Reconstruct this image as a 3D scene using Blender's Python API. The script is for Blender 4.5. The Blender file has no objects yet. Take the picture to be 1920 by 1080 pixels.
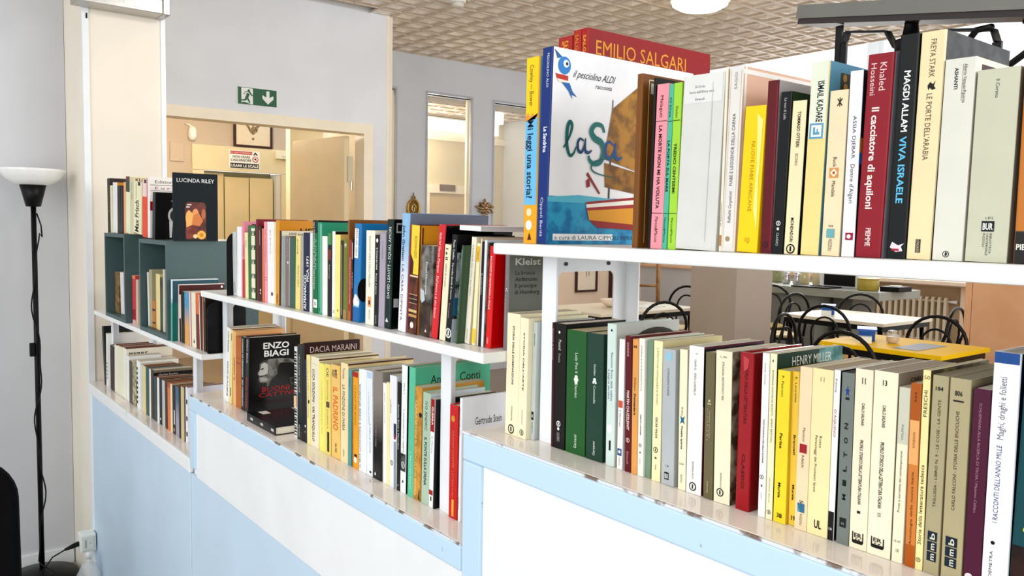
import bpy, bmesh, math, random
from mathutils import Vector, Matrix
random.seed(7)
C = bpy.context.scene
col = C.collection

# ------------------------------------------------------------------ camera
F = 1541.77
def _cam(yaw, pitch, roll):
    cy, sy = math.cos(yaw), math.sin(yaw); cp, sp = math.cos(pitch), math.sin(pitch)
    f = Vector((sy*cp, cy*cp, -sp)); r = Vector((cy, -sy, 0)); u = r.cross(f)
    cr, sr = math.cos(roll), math.sin(roll)
    return cr*r+sr*u, -sr*r+cr*u, f
RT, UP, FW = _cam(math.radians(38.0903), math.radians(4.1965), math.radians(1.0201))
cd = bpy.data.cameras.new('camera'); cam = bpy.data.objects.new('camera', cd); col.objects.link(cam)
cam.matrix_world = Matrix(((RT.x, UP.x, -FW.x, 0), (RT.y, UP.y, -FW.y, 0), (RT.z, UP.z, -FW.z, 0), (0, 0, 0, 1)))
cd.sensor_width = 36; cd.lens = 36*F/1920; cd.clip_start = 0.02; cd.clip_end = 200
C.camera = cam

# ------------------------------------------------------------------ world, lights, exposure
w = bpy.data.worlds.new('world'); C.world = w; w.use_nodes = True
bg = w.node_tree.nodes['Background']; bg.inputs[0].default_value = (0.93, 0.97, 1.0, 1); bg.inputs[1].default_value = 1.35
def area(name, loc, look, size, power, color=(1, 1, 1), sy=None):
    l = bpy.data.lights.new(name, 'AREA'); l.energy = power; l.color = color; l.shape = 'RECTANGLE'; l.size = size; l.size_y = sy or size
    o = bpy.data.objects.new(name, l); col.objects.link(o); o.location = loc
    o.rotation_euler = (Vector(look)-Vector(loc)).to_track_quat('-Z', 'Y').to_euler(); return o
area('window_daylight', (-3.2, 0.6, 0.9), (1.0, 1.6, -0.4), 3.0, 52, (1.0, 0.99, 0.97), 1.8)
area('rear_fill_light', (2.6, -2.4, 0.7), (2.4, 6, 0.5), 2.4, 70, (0.96, 0.98, 1.0), 1.4)  # unseen fill light, added to brighten the far walls and covers
area('aisle_fill_light', (2.3, 1.9, 1.5), (2.3, 5.6, 0.7), 0.9, 24, (1.0, 0.98, 0.95), 0.3)  # out-of-frame fill, added to brighten the doorway wall
def point(name, loc, power, color, r=0.12):
    l = bpy.data.lights.new(name, 'POINT'); l.energy = power; l.color = color; l.shadow_soft_size = r
    o = bpy.data.objects.new(name, l); col.objects.link(o); o.location = loc; return o
point('hall_lamp', (2.4, 7.6, 0.95), 46, (1.0, 0.88, 0.70))
point('side_room_lamp', (4.3, 7.2, .8), 16, (1.0, 0.88, 0.68))
area('dining_daylight', (9.9, 6.2, 0.9), (5, 5, -0.8), 2.2, 60, (1.0, 0.97, 0.92), 1.6)
C.view_settings.view_transform = 'Standard'; C.view_settings.look = 'None'
C.view_settings.gamma = 1.0; C.view_settings.exposure = 0.18; C.view_settings.use_curve_mapping = False

# ------------------------------------------------------------------ helpers
def ray(x, y): return RT*((x-960)/F) + UP*((540-y)/F) + FW
def onX(x, y, X): d = ray(x, y); return d*(X/d.x)
def onY(x, y, Y): d = ray(x, y); return d*(Y/d.y)
def onZ(x, y, Z): d = ray(x, y); return d*(Z/d.z)
def px(P): return 960+F*P.dot(RT)/P.dot(FW)
def Yof(xp, X, Z):                       # where the horizontal line (X, ., Z) passes under pixel column xp
    lo, hi = -0.6, 9.0
    for _ in range(50):
        m = (lo+hi)/2
        if px(Vector((X, m, Z))) > xp: lo = m
        else: hi = m
    return (lo+hi)/2
def lin(c):
    if isinstance(c, str):
        c = tuple(int(c[i:i+2], 16)/255 for i in (0, 2, 4))
    return tuple((v/12.92 if v <= .04045 else ((v+.055)/1.055)**2.4) for v in c)
_m = {}
def mat(c, rough=.45, metal=0.0, kind='paint', c2=None, scale=30, spec=0.4, gam=1.0):
    k = (c, rough, metal, kind, c2, scale, spec, gam)
    if k in _m: return _m[k]
    m = bpy.data.materials.new('%s_%s' % (kind, c if isinstance(c, str) else 'c')); m.use_nodes = True
    nt = m.node_tree; b = nt.nodes['Principled BSDF']
    b.inputs['Roughness'].default_value = rough; b.inputs['Metallic'].default_value = metal
    b.inputs['Specular IOR Level'].default_value = spec
    a = tuple(v**gam for v in lin(c))
    tc = nt.nodes.new('ShaderNodeTexCoord'); n = nt.nodes.new('ShaderNodeTexNoise'); r = nt.nodes.new('ShaderNodeValToRGB')
    n.inputs['Scale'].default_value = scale; n.inputs['Detail'].default_value = 5
    nt.links.new(tc.outputs['Object'], n.inputs['Vector']); nt.links.new(n.outputs['Fac'], r.inputs['Fac'])
    if c2:
        b2 = tuple(v**gam for v in lin(c2)); p0, p1 = (.42, .58)
        if kind == 'worn': p0, p1 = (.72, .74)
        if kind == 'chipped': p0, p1 = (.55, .62)
    else:
        b2 = tuple(v*.93 for v in a); p0, p1 = (.35, .75)
    r.color_ramp.elements[0].position = p0; r.color_ramp.elements[1].position = p1
    r.color_ramp.elements[0].color = (*a, 1); r.color_ramp.elements[1].color = (*b2, 1)
    if kind == 'zgrad':                    # printed two-tone jacket: c at the foot, c2 at the head
        s = nt.nodes.new('ShaderNodeSeparateXYZ'); nt.links.new(tc.outputs['Generated'], s.inputs[0])
        r.color_ramp.elements[0].position = .35; r.color_ramp.elements[1].position = .75
        nt.links.new(s.outputs['Z'], r.inputs['Fac'])
    if kind == 'pages':                    # leaf edges: fine stripes across the thickness
        wv = nt.nodes.new('ShaderNodeTexWave'); wv.bands_direction = 'Y'; wv.inputs['Scale'].default_value = 260; wv.inputs['Distortion'].default_value = 1.2
        nt.links.new(tc.outputs['Object'], wv.inputs['Vector']); nt.links.new(wv.outputs['Fac'], r.inputs['Fac'])
        r.color_ramp.elements[0].position = 0; r.color_ramp.elements[1].position = 1
        r.color_ramp.elements[0].color = (*[v*.80 for v in a], 1); r.color_ramp.elements[1].color = (*a, 1)
    nt.links.new(r.outputs['Color'], b.inputs['Base Color'])
    if kind in ('plaster', 'wood', 'metal'):
        bp = nt.nodes.new('ShaderNodeBump'); bp.inputs['Strength'].default_value = .12; bp.inputs['Distance'].default_value = .002
        n2 = nt.nodes.new('ShaderNodeTexNoise'); n2.inputs['Scale'].default_value = 90 if kind != 'wood' else 20
        nt.links.new(tc.outputs['Object'], n2.inputs['Vector']); nt.links.new(n2.outputs['Fac'], bp.inputs['Height']); nt.links.new(bp.outputs['Normal'], b.inputs['Normal'])
    _m[k] = m; return m
def glow(c, s):
    m = bpy.data.materials.new('lamp_and_reflection_glow'); m.use_nodes = True; b = m.node_tree.nodes['Principled BSDF']
    b.inputs['Emission Color'].default_value = (*lin(c), 1); b.inputs['Emission Strength'].default_value = s; return m
def glass(c='ffffff', rough=0.02, alpha=.12):
    m = bpy.data.materials.new('glass'); m.use_nodes = True; nt = m.node_tree; b = nt.nodes['Principled BSDF']
    b.inputs['Base Color'].default_value = (*lin(c), 1); b.inputs['Roughness'].default_value = rough; b.inputs['Alpha'].default_value = alpha; return m
def link(name, me, m=None, parent=None, loc=(0, 0, 0), rot=(0, 0, 0)):
    o = bpy.data.objects.new(name, me); col.objects.link(o); o.location = loc; o.rotation_euler = rot
    if m is not None and me is not None:
        for x in (m if isinstance(m, (list, tuple)) else [m]): me.materials.append(x)
    if parent: o.parent = parent
    return o
class MB:
    def __init__(s): s.v = []; s.f = []; s.mi = []; s.mats = []
    def m(s, mt):
        if mt not in s.mats: s.mats.append(mt)
        return s.mats.index(mt)
    def face(s, pts, mt=None):
        i = len(s.v); s.v += [tuple(p) for p in pts]; s.f.append(tuple(range(i, i+len(pts)))); s.mi.append(s.m(mt)); return s
    def box(s, x0, x1, y0, y1, z0, z1, mt=None):
        x0, x1 = min(x0, x1), max(x0, x1); y0, y1 = min(y0, y1), max(y0, y1); z0, z1 = min(z0, z1), max(z0, z1)
        i = len(s.v); s.v += [(x, y, z) for z in (z0, z1) for y in (y0, y1) for x in (x0, x1)]
        for q in ((0, 2, 3, 1), (4, 5, 7, 6), (0, 1, 5, 4), (2, 6, 7, 3), (0, 4, 6, 2), (1, 3, 7, 5)):
            s.f.append(tuple(i+k for k in q)); s.mi.append(s.m(mt))
        return s
    def prism(s, poly, n, axis, a0, a1, mt=None):   # poly: 2D points; axis: 'x','y','z' extrude
        i = len(s.v); k = len(poly)
        for a in (a0, a1):
            for p, q in poly:
                s.v.append({'x': (a, p, q), 'y': (p, a, q), 'z': (p, q, a)}[axis])
        s.f.append(tuple(range(i, i+k))[::-1]); s.f.append(tuple(range(i+k, i+2*k))); s.mi += [s.m(mt)]*2
        for j in range(k):
            s.f.append((i+j, i+(j+1) % k, i+k+(j+1) % k, i+k+j)); s.mi.append(s.m(mt))
        return s
    def tube(s, pts, r, seg=8, mt=None, closed=False):
        pts = [Vector(p) for p in pts]; n = len(pts); i0 = len(s.v); up = Vector((.13, .21, 1)).normalized(); prev = None
        for j, p in enumerate(pts):
            a = pts[(j-1) % n] if (closed or j > 0) else p; b = pts[(j+1) % n] if (closed or j < n-1) else p
            t = (b-a).normalized()
            if prev is None: u = t.cross(up).normalized() if abs(t.dot(up)) < .95 else t.cross(Vector((1, 0, 0))).normalized()
            else:
                u = prev-t*prev.dot(t); u.normalize()
            prev = u; vv = t.cross(u); rr = r[j] if isinstance(r, (list, tuple)) else r
            for k in range(seg):
                an = 2*math.pi*k/seg; s.v.append(tuple(p+(u*math.cos(an)+vv*math.sin(an))*rr))
        for j in range(n if closed else n-1):
            for k in range(seg):
                a = i0+j*seg+k; b = i0+j*seg+(k+1) % seg; c = i0+((j+1) % n)*seg+(k+1) % seg; d = i0+((j+1) % n)*seg+k
                s.f.append((a, b, c, d)); s.mi.append(s.m(mt))
        if not closed:
            s.f.append(tuple(range(i0, i0+seg))[::-1]); s.f.append(tuple(range(i0+(n-1)*seg, i0+n*seg))); s.mi += [s.m(mt)]*2
        return s
    def lathe(s, prof, seg=28, mt=None, c=(0, 0, 0)):
        i0 = len(s.v); n = len(prof)
        for r, z in prof:
            for k in range(seg):
                an = 2*math.pi*k/seg; s.v.append((c[0]+r*math.cos(an), c[1]+r*math.sin(an), c[2]+z))
        for j in range(n-1):
            for k in range(seg):
                s.f.append((i0+j*seg+k, i0+j*seg+(k+1) % seg, i0+(j+1)*seg+(k+1) % seg, i0+(j+1)*seg+k)); s.mi.append(s.m(mt))
        s.f.append(tuple(range(i0, i0+seg))[::-1]); s.f.append(tuple(range(i0+(n-1)*seg, i0+n*seg))); s.mi += [s.m(mt)]*2
        return s
    def mesh(s, name, smooth=False, bevel=0):
        me = bpy.data.meshes.new(name); me.from_pydata(s.v, [], s.f)
        for x in s.mats: me.materials.append(x)
        me.polygons.foreach_set('material_index', s.mi)
        bm = bmesh.new(); bm.from_mesh(me)
        bmesh.ops.recalc_face_normals(bm, faces=bm.faces)
        bm.to_mesh(me); bm.free()
        if smooth: me.polygons.foreach_set('use_smooth', [True]*len(me.polygons))
        me.update(); return me
    def build(s, name, parent=None, smooth=False, loc=(0, 0, 0), rot=(0, 0, 0), bevel=0):
        o = link(name, s.mesh(name, smooth), None, parent, loc, rot)
        if bevel:
            b = o.modifiers.new('bevel', 'BEVEL'); b.width = bevel; b.segments = 2; b.limit_method = 'ANGLE'
        return o
def tag(o, label=None, cat=None, group=None, kind=None):
    if label: o['label'] = label
    if cat: o['category'] = cat
    if group: o['group'] = group
    if kind: o['kind'] = kind
    return o
def thing(name, label, cat, loc=(0, 0, 0), rot=(0, 0, 0), group=None):
    o = bpy.data.objects.new(name, None); col.objects.link(o); o.location = loc; o.rotation_euler = rot; o.empty_display_size = .05
    return tag(o, label, cat, group)
_txt = {}
def text_polys(s, bold=False):
    """glyph outlines of a string, normalised to width 1 and height 1 (baseline 0, cap height 1)"""
    k = (s, bold)
    if k in _txt: return _txt[k]
    cu = bpy.data.curves.new('t', 'FONT'); cu.body = s; cu.resolution_u = 2; cu.size = 1
    if bold: cu.offset = .022
    ob = bpy.data.objects.new('t', cu); me = bpy.data.meshes.new_from_object(ob)
    vs = [(v.co.x, v.co.y) for v in me.vertices]; fs = [tuple(p.vertices) for p in me.polygons]
    bpy.data.objects.remove(ob); bpy.data.curves.remove(cu); bpy.data.meshes.remove(me)
    if not vs: _txt[k] = ([], [], 1); return _txt[k]
    x0 = min(v[0] for v in vs); x1 = max(v[0] for v in vs)
    cap = .73
    r = ([((v[0]-x0)/(x1-x0), v[1]/cap) for v in vs], fs, (x1-x0)/cap)
    _txt[k] = r; return r
def add_text(mb, s, org, U, V, mt, bold=False, shear=0.0):
    """org: corner of the baseline start; U: vector of the full run; V: vector of the cap height"""
    vs, fs, asp = text_polys(s, bold); i = len(mb.v); mi = mb.m(mt)
    org = Vector(org); U = Vector(U); V = Vector(V)
    for u, v in vs: mb.v.append(tuple(org+U*(u+shear*v)+V*v))
    for f in fs: mb.f.append(tuple(i+k for k in f)); mb.mi.append(mi)
def ell(cx, cy, rx, ry, n=20, a0=0, a1=360):
    return [(cx+rx*math.cos(math.radians(a0+(a1-a0)*k/n)), cy+ry*math.sin(math.radians(a0+(a1-a0)*k/n))) for k in range(n if a1-a0 == 360 else n+1)]
# ------------------------------------------------------------------ the setting
ZU, ZL, ZC = -1.45, -1.895, 1.57          # dining floor, lower floor, ceiling (eye level is z = 0)
def struct(name, mb, **k): o = mb.build(name, **k); o['kind'] = 'structure'; return o
grey_blue = mat('e9ecf1', .6, kind='plaster', scale=3)
far_grey = mat('cfd2d8', .6, kind='plaster', scale=3)
wall_grey = mat('cfd0d4', .65, kind='plaster', scale=2)
cream_paint = mat('f3ead9', .6, kind='plaster', scale=3)
trim_cream = mat('fdf1d8', .4, kind='paint', scale=6)
trim_white = mat('eceff0', .35, kind='paint', scale=8)
beige = mat('d9cdba', .6, kind='plaster', scale=3)
taupe = mat('a39a8c', .6, kind='plaster', scale=3)
floor_m = mat('8f8a84', .35, kind='plaster', scale=12)
dining_floor_m = mat('8c7a66', .35, kind='plaster', scale=12)
dark = mat('1b1a1c', .4)

fb = MB().box(.9, 10.4, -2.5, 9.8, ZU-.1, ZU, dining_floor_m); struct('floor_dining', fb)
struct('floor_lower', MB().box(-3, 1.3, 2.6, 5.1, ZL-.1, ZL, floor_m))
rp = MB().prism([(-2.5, ZU), (.9, ZU), (2.6, ZL), (2.6, ZL-.1), (-2.5, ZL-.1)], 5, 'x', -3, .9, floor_m); struct('floor_ramp', rp)

# ceiling: square panels of 3 x 3 quilted cells, rib grid standing proud
slab = MB().box(-1.0, 6.6, -1.5, 6.67, ZC+.05, ZC+.12, beige).box(5.85, 6.6, 6.67, 9.6, ZC+.05, ZC+.12, beige)
ceiling = struct('ceiling', slab)
tile_m = mat('fff6ea', .3, kind='paint', scale=14); rib_m = mat('d6c6b4', .45, kind='paint', scale=14)
tm = MB(); cs = .2
for i in range(3):
    for j in range(3):
        x0, y0 = i*cs, j*cs; b = .009; c = (x0+cs/2, y0+cs/2)
        q = [(x0+b, y0+b), (x0+cs-b, y0+b), (x0+cs-b, y0+cs-b), (x0+b, y0+cs-b)]
        r = [(x0+.05, y0+.05), (x0+cs-.05, y0+.05), (x0+cs-.05, y0+cs-.05), (x0+.05, y0+cs-.05)]
        for k in range(4):
            a, d = q[k], q[(k+1) % 4]; e, g = r[k], r[(k+1) % 4]
            tm.face([(*a, .016), (*d, .016), (*g, .010), (*e, .010)], tile_m)
            tm.face([(*e, .010), (*g, .010), (c[0], c[1], -.004)], tile_m)
            tm.face([(*a, .016), (*d, .016), (*d, .0), (*a, .0)], rib_m)
for i in range(4):
    p = min(max(i*cs, .007), .6-.007)
for i in range(3):
    for j in range(3):
        x0, y0 = i*cs, j*cs; b = .009
        for a0, a1, b0, b1 in ((x0, x0+cs, y0, y0+b), (x0, x0+cs, y0+cs-b, y0+cs), (x0, x0+b, y0+b, y0+cs-b), (x0+cs-b, x0+cs, y0+b, y0+cs-b)):
            tm.face([(a0, b0, 0), (a1, b0, 0), (a1, b1, 0), (a0, b1, 0)], rib_m)
tile_me = tm.mesh('ceiling_tile')
n = 0
for i in range(11):
    for j in range(12):
        x, y = i*.6, .07+(j-.0)*.6-.6
        if y+.6 > 6.68 or (x < 3.0 and y+.6 > 5.66): continue
        if x+.6 > 6.65: continue
        o = bpy.data.objects.new('ceiling_tile', tile_me); col.objects.link(o); o.location = (x, y, ZC+.012); o.parent = ceiling
for i in (10,):
    for j in range(4):
        o = bpy.data.objects.new('ceiling_tile', tile_me); col.objects.link(o); o.location = (6.0, 6.67+.6*j, ZC+.012); o.parent = ceiling

# left wall of the lower floor, the white pier beside the counters
struct('wall_left', MB().box(-3, .855, 5.0, 5.12, ZL, ZC+.05, wall_grey))
struct('baseboard_left', MB().box(-3, .85, 4.985, 5.0, ZL, ZL+.085, trim_white))
pier = MB().box(.857, 1.243, 4.54, 5.66, ZL, ZC+.05, cream_paint).box(.8555, .885, 4.531, 4.56, ZL, ZC+.05, trim_white).box(1.222, 1.2445, 4.531, 4.56, ZL, ZC+.05, trim_white)
struct('wall_pier', pier)
# wall with the wide doorway
W = 5.63
dw = MB().box(1.243, 3.171, W, W+.11, .757, ZC+.05, grey_blue).box(3.035, 3.171, W, W+.11, ZU, .757, grey_blue).box(1.243, 1.30, W, W+.11, ZU, .757, grey_blue)
dw.box(3.171, 3.21, W+.001, 6.67, ZU, ZC+.05, cream_paint)
dw.box(3.16, 3.178, W-.006, W+.11, ZU, ZC+.04, trim_cream)
struct('wall_doorway', dw)
tr = MB().prism([(1.27, .684), (2.962, .684), (3.037, .757), (1.27, .757)], 4, 'y', W-.018, W+.125, trim_cream)
tr.prism([(2.962, ZU), (3.037, ZU), (3.037, .757), (2.962, .684)], 4, 'y', W-.018, W+.125, trim_cream)
struct('trim_1', tr)
# open leaf swung into the hall
leaf_m = mat('f0dfba', .35, kind='paint', scale=5)
dl = thing('door_1', None, None, (2.90, W+.14, 0), (0, 0, 0)); dl['kind'] = 'structure'
a = math.atan2(.74, -.09)
lf = MB().box(0, .76, -.022, .022, ZU+.01, .676, leaf_m)
l = lf.build('door_leaf', dl, rot=(0, 0, a), bevel=.003)
for zz in (.42, .30):
    MB().tube([(0, 0, zz-.035), (0, 0, zz+.035)], .011, 8, mat('c9c6bd', .3, 1.0, 'metal')).build('hinge', dl, loc=(.035, -.006, 0))
MB().box(.02, .06, -.04, -.012, .33, .52, mat('d8cfb5', .4)).build('door_closer', dl, loc=(-.02, .02, 0))
# hall behind: lift wall at y = 9
E_ = 9.0
hall_m = mat('c8b6a2', .6, kind='plaster', scale=3)
hw = MB().box(.9, 2.72, E_, E_+.12, ZU, 1.3, hall_m).box(3.875, 5.0, E_, E_+.12, ZU, 1.3, hall_m).box(2.72, 3.875, E_, E_+.12, .82, 1.3, hall_m)
hw.box(.9, 1.0, 5.7, 9.0, ZU, 1.3, hall_m)
struct('wall_hall', hw)
struct('ceiling_hall', MB().box(.9, 3.2, 5.75, 9.1, 1.3, 1.36, trim_cream))
lift_m = mat('e6d7b0', .4, kind='paint', scale=5)
lt = thing('door_2', None, None, (0, 0, 0)); lt['kind'] = 'structure'
MB().box(2.72, 3.875, E_-.03, E_+.02, .556, .822, lift_m).build('header_panel', lt, bevel=.004)
MB().box(2.72, 2.84, E_-.03, E_+.05, ZU, .553, lift_m).build('jamb', lt, bevel=.004)
MB().box(3.70, 3.875, E_-.03, E_+.05, ZU, .553, lift_m).build('jamb', lt, bevel=.004)
MB().box(3.645, 3.697, E_-.01, E_+.2, ZU, .55, mat('d7d5cb', .35)).build('jamb', lt)
MB().box(2.84, 3.645, E_+.16, E_+.2, ZU, .56, mat('8f8a70', .4)).build('frame', lt)
for x0, x1, y in ((2.85, 3.10, E_+.11), (3.10, 3.37, E_+.08), (3.37, 3.635, E_+.05)):
    MB().box(x0, x1-.004, y, y+.025, ZU, .50 if x0 > 3 else .535, mat('e3cfa2', .4, kind='paint', scale=4)).build('sliding_panel', lt, bevel=.003)
# far wall with the interior windows
FW_ = 6.67
fw = MB()
wins = [(3.30, 3.855), (4.164, 4.703), (4.95, 5.55)]; wt, wb = 1.266, -.35
xs = [3.175]+[v for a_ in wins for v in a_]+[5.86]
for i in range(0, len(xs), 2): fw.box(xs[i], xs[i+1], FW_, FW_+.10, wb, wt, far_grey)
fw.box(3.175, 5.86, FW_, FW_+.10, wt, ZC+.05, far_grey).box(3.175, 5.86, FW_, FW_+.10, ZU, wb, far_grey)
fw.box(5.80, 5.86, FW_+.1, 9.6, ZU, ZC+.05, far_grey)
struct('wall_far', fw)
gl = glass(alpha=.10)
for i, (x0, x1) in enumerate(wins):
    wn = thing('window_%d' % (i+1), None, None); wn['kind'] = 'structure'
    f = MB(); g = .018
    for q in ((x0, x0+g, wb, wt), (x1-g, x1, wb, wt), (x0+g, x1-g, wt-g, wt), (x0+g, x1-g, wb, wb+g)): f.box(q[0], q[1], FW_-.008, FW_+.0, q[2], q[3], mat('b4b8c0', .5))
    f.box(x1-.045, x1-g, FW_+.03, FW_+.06, wb, wt-.02, trim_cream); f.box(x0+g, x1-g, FW_+.03, FW_+.06, wt-.028, wt-.02, dark)
    f.build('window_frame', wn)
    MB().box(x0+g, x1-.045, FW_+.045, FW_+.049, wb+g, wt-.03, gl).build('pane', wn)
# the room behind those windows
sr = MB().box(3.22, 5.8, 7.6, 7.7, ZU, 1.18, mat('e2d6b4', .6, kind='plaster', scale=3)).box(3.22, 5.8, 7.56, 7.6, .93, 1.0, trim_cream)
struct('wall_side_room', sr)
csr = struct('ceiling_side_room', MB().box(3.2, 5.8, 6.77, 7.7, 1.192, 1.24, mat('bfae98', .5)))
for i in range(4):
    o = bpy.data.objects.new('ceiling_tile', tile_me); col.objects.link(o); o.location = (3.3+i*.6, 6.80, 1.18); o.parent = csr
d3 = thing('door_3', None, None); d3['kind'] = 'structure'
for x0, x1 in ((4.72, 4.78), (5.28, 5.36)): MB().box(x0, x1, 7.56, 7.6, ZU, .42, trim_cream).build('jamb', d3)
MB().box(4.72, 5.36, 7.555, 7.6, .36, .45, trim_cream).build('lintel', d3)
MB().box(4.78, 5.28, 7.585, 7.6, ZU, .36, mat('d9bd8c', .5)).build('door_leaf', d3)
# dining room walls
dr = mat('e4c9ad', .6, kind='plaster', scale=3)
struct('wall_back', MB().box(5.86, 9.55, 9.6, 9.72, ZU, ZC+.05, dr).box(9.85, 10.4, 9.6, 9.72, ZU, 2.7, dr).box(9.55, 9.85, 9.6, 9.72, .3, 2.7, dr).box(6.6, 9.55, 9.6, 9.72, ZC+.06, 2.7, trim_white))
dk = thing('door_4', None, None); dk['kind'] = 'structure'
MB().box(9.55, 9.85, 9.66, 9.70, ZU, .3, mat('4a1714', .4, kind='wood', c2='3a100e', scale=6)).build('door_leaf', dk)
MB().box(9.53, 9.56, 9.57, 9.66, ZU, .33, mat('3a1512', .4)).build('door_frame', dk)
right = MB().box(10.3, 10.42, -1, 9.6, -.62, -.56, mat('e2d3c3', .5, kind='plaster', scale=3))
right.box(10.42, 10.5, 2, 5.9, ZU, -.62, mat('b49a78', .6, kind='plaster', scale=3)).box(10.3, 10.42, 5.9, 9.6, ZU, -.62, mat('c3c0bd', .6, kind='plaster', scale=3)).box(10.3, 10.42, 2, 4.42, ZU, -.62, dr)
right.box(10.3, 10.42, 5.9, 9.6, -.56, 0, dr).box(10.3, 10.42, -1, 9.6, 2.62, 2.75, trim_white)
for y in (-1, 1.2, 3.4, 5.6, 7.8, 9.5): right.box(10.3, 10.42, y, y+.12, -.56, 2.62, trim_white)
struct('wall_right', right)
struct('trim_2', MB().box(10.26, 10.3, 5.0, 9.6, -.60, -.565, mat('e9b98c', .5)).box(10.2, 10.3, 2, 5.9, -.60, -.56, mat('ead2bb', .5)))
for i, (y0, y1) in enumerate(((-.88, 1.2), (1.32, 3.4), (3.52, 5.6), (5.72, 7.8), (7.92, 9.5))):
    wn = thing('window_%d' % (i+4), None, None); wn['kind'] = 'structure'
    f = MB()
    for q in ((y0, y0+.05, -.5, 2.6), (y1-.05, y1, -.5, 2.6), (y0+.05, y1-.05, 2.55, 2.6), (y0+.05, y1-.05, -.5, -.45)): f.box(10.33, 10.38, q[0], q[1], q[2], q[3], trim_white)
    f.build('window_frame', wn); MB().box(10.35, 10.354, y0+.05, y1-.05, -.45, 2.55, gl).build('pane', wn)
# glazed roof over the far part of the dining room
gr = MB()
for y in (-1.5, 1.5, 4.5, 7.5, 9.5): gr.box(6.6, 10.42, y, y+.05, 2.70, 2.76, trim_white)
gr.box(6.6, 6.66, -1.5, 9.6, 2.70, 2.76, trim_white)
struct('trim_3', gr)
# peach cladding standing at the right of the dining room
pm = mat('f0b98c', .5, kind='wood', c2='e8ae80', scale=3)
pc = MB()
yy = 2.80
struct_p = thing('wall_cladding', None, None); struct_p['kind'] = 'structure'
for k, wd in enumerate((.05, .62, .11, .75, .9)):
    MB().box(6.6+(.004 if k % 2 else 0), 6.72, yy-wd+.004, yy, ZU, 1.0, pm).build('panel', struct_p, bevel=.002); yy -= wd
# pillar
struct('wall_pillar', MB().box(5.40, 5.88, 4.015, 4.47, ZU, .9, mat('b5a698', .6, kind='plaster', scale=3)))

# ------------------------------------------------------------------ the stepped counters
blue_trim = mat('c3ddf0', .35, kind='worn', c2='a9b4bc', scale=38)
pale_blue = mat('c9def0', .4, kind='paint', scale=4); white_panel = mat('f3f4f4', .35, kind='paint', scale=5)
white_trim = mat('eff1f0', .35, kind='worn', c2='b9b0a6', scale=38)
top_m = mat('f6ece4', .12, kind='paint', scale=5, spec=.6)
edge_m = mat('dfe4e8', .5, kind='chipped', c2='7d6a60', scale=24)
def counter(y0, y1, z, trim, label, stile=True, zs=None, white=True):
    t = thing('counter', label, 'counter', (1.0, (y0+y1)/2, ZU), group='stepped book counters'); o = -Vector(t.location)
    def part(mb, name, **k): return mb.build(name, t, loc=o, **k)
    part(MB().box(.866, 1.14, y0+.004, y1-.004, (ZL if y1 > 2.6 else ZU-.02), z-.022, white_panel if white else pale_blue), 'carcass')
    part(MB().box(.852, 1.17, y0+.001, y1-.001, z-.022, z, top_m), 'worktop', bevel=.003)
    part(MB().box(.8495, .8535, y0+.001, y1-.001, z-.0045, z-.0005, edge_m if white else white_trim), 'worn_edge')
    zb = -.866
    rl = part(MB().box(.850, .866, y0+.001, y1-(.057 if stile else .001)*0-.001, z-.054, z-.005, trim), 'rail', bevel=.004)
    if zs is not None: part(MB().box(.8505, .866, y1-.059, y1-.001, zs, z-.0545, trim), 'stile', bevel=.004)
    ys = y1-.059 if zs is not None else y1-.001
    if white:
        part(MB().box(.857, .866, y0+.001, ys, zb, z-.0545, white_panel), 'white_panel')
        part(MB().box(.856, .866, y0+.001, y1-.001, ZL if y1 > 2.6 else ZU-.02, zb-.0005, pale_blue), 'blue_panel')
    else:
        part(MB().box(.857, .866, y0+.001, ys, ZL, z-.0545, pale_blue), 'blue_panel')
    return t
counter(-.45, 1.225, -.373, blue_trim, 'tallest counter section, pale blue frame round a white panel, nearest the camera', zs=-.72)
counter(1.225, 2.872, -.588, blue_trim, 'middle counter section, pale blue rail over white and blue panels', zs=-.84)
c3 = counter(2.872, 4.53, -.812, white_trim, 'lowest counter section, white rail over a pale blue panel beside the white pier', zs=ZL, white=False)
MB().box(.853, .857, 2.873, 2.882, ZL, -.87, mat('d4eef2', .4)).build('cover_strip', c3, loc=-Vector(c3.location))

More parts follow.
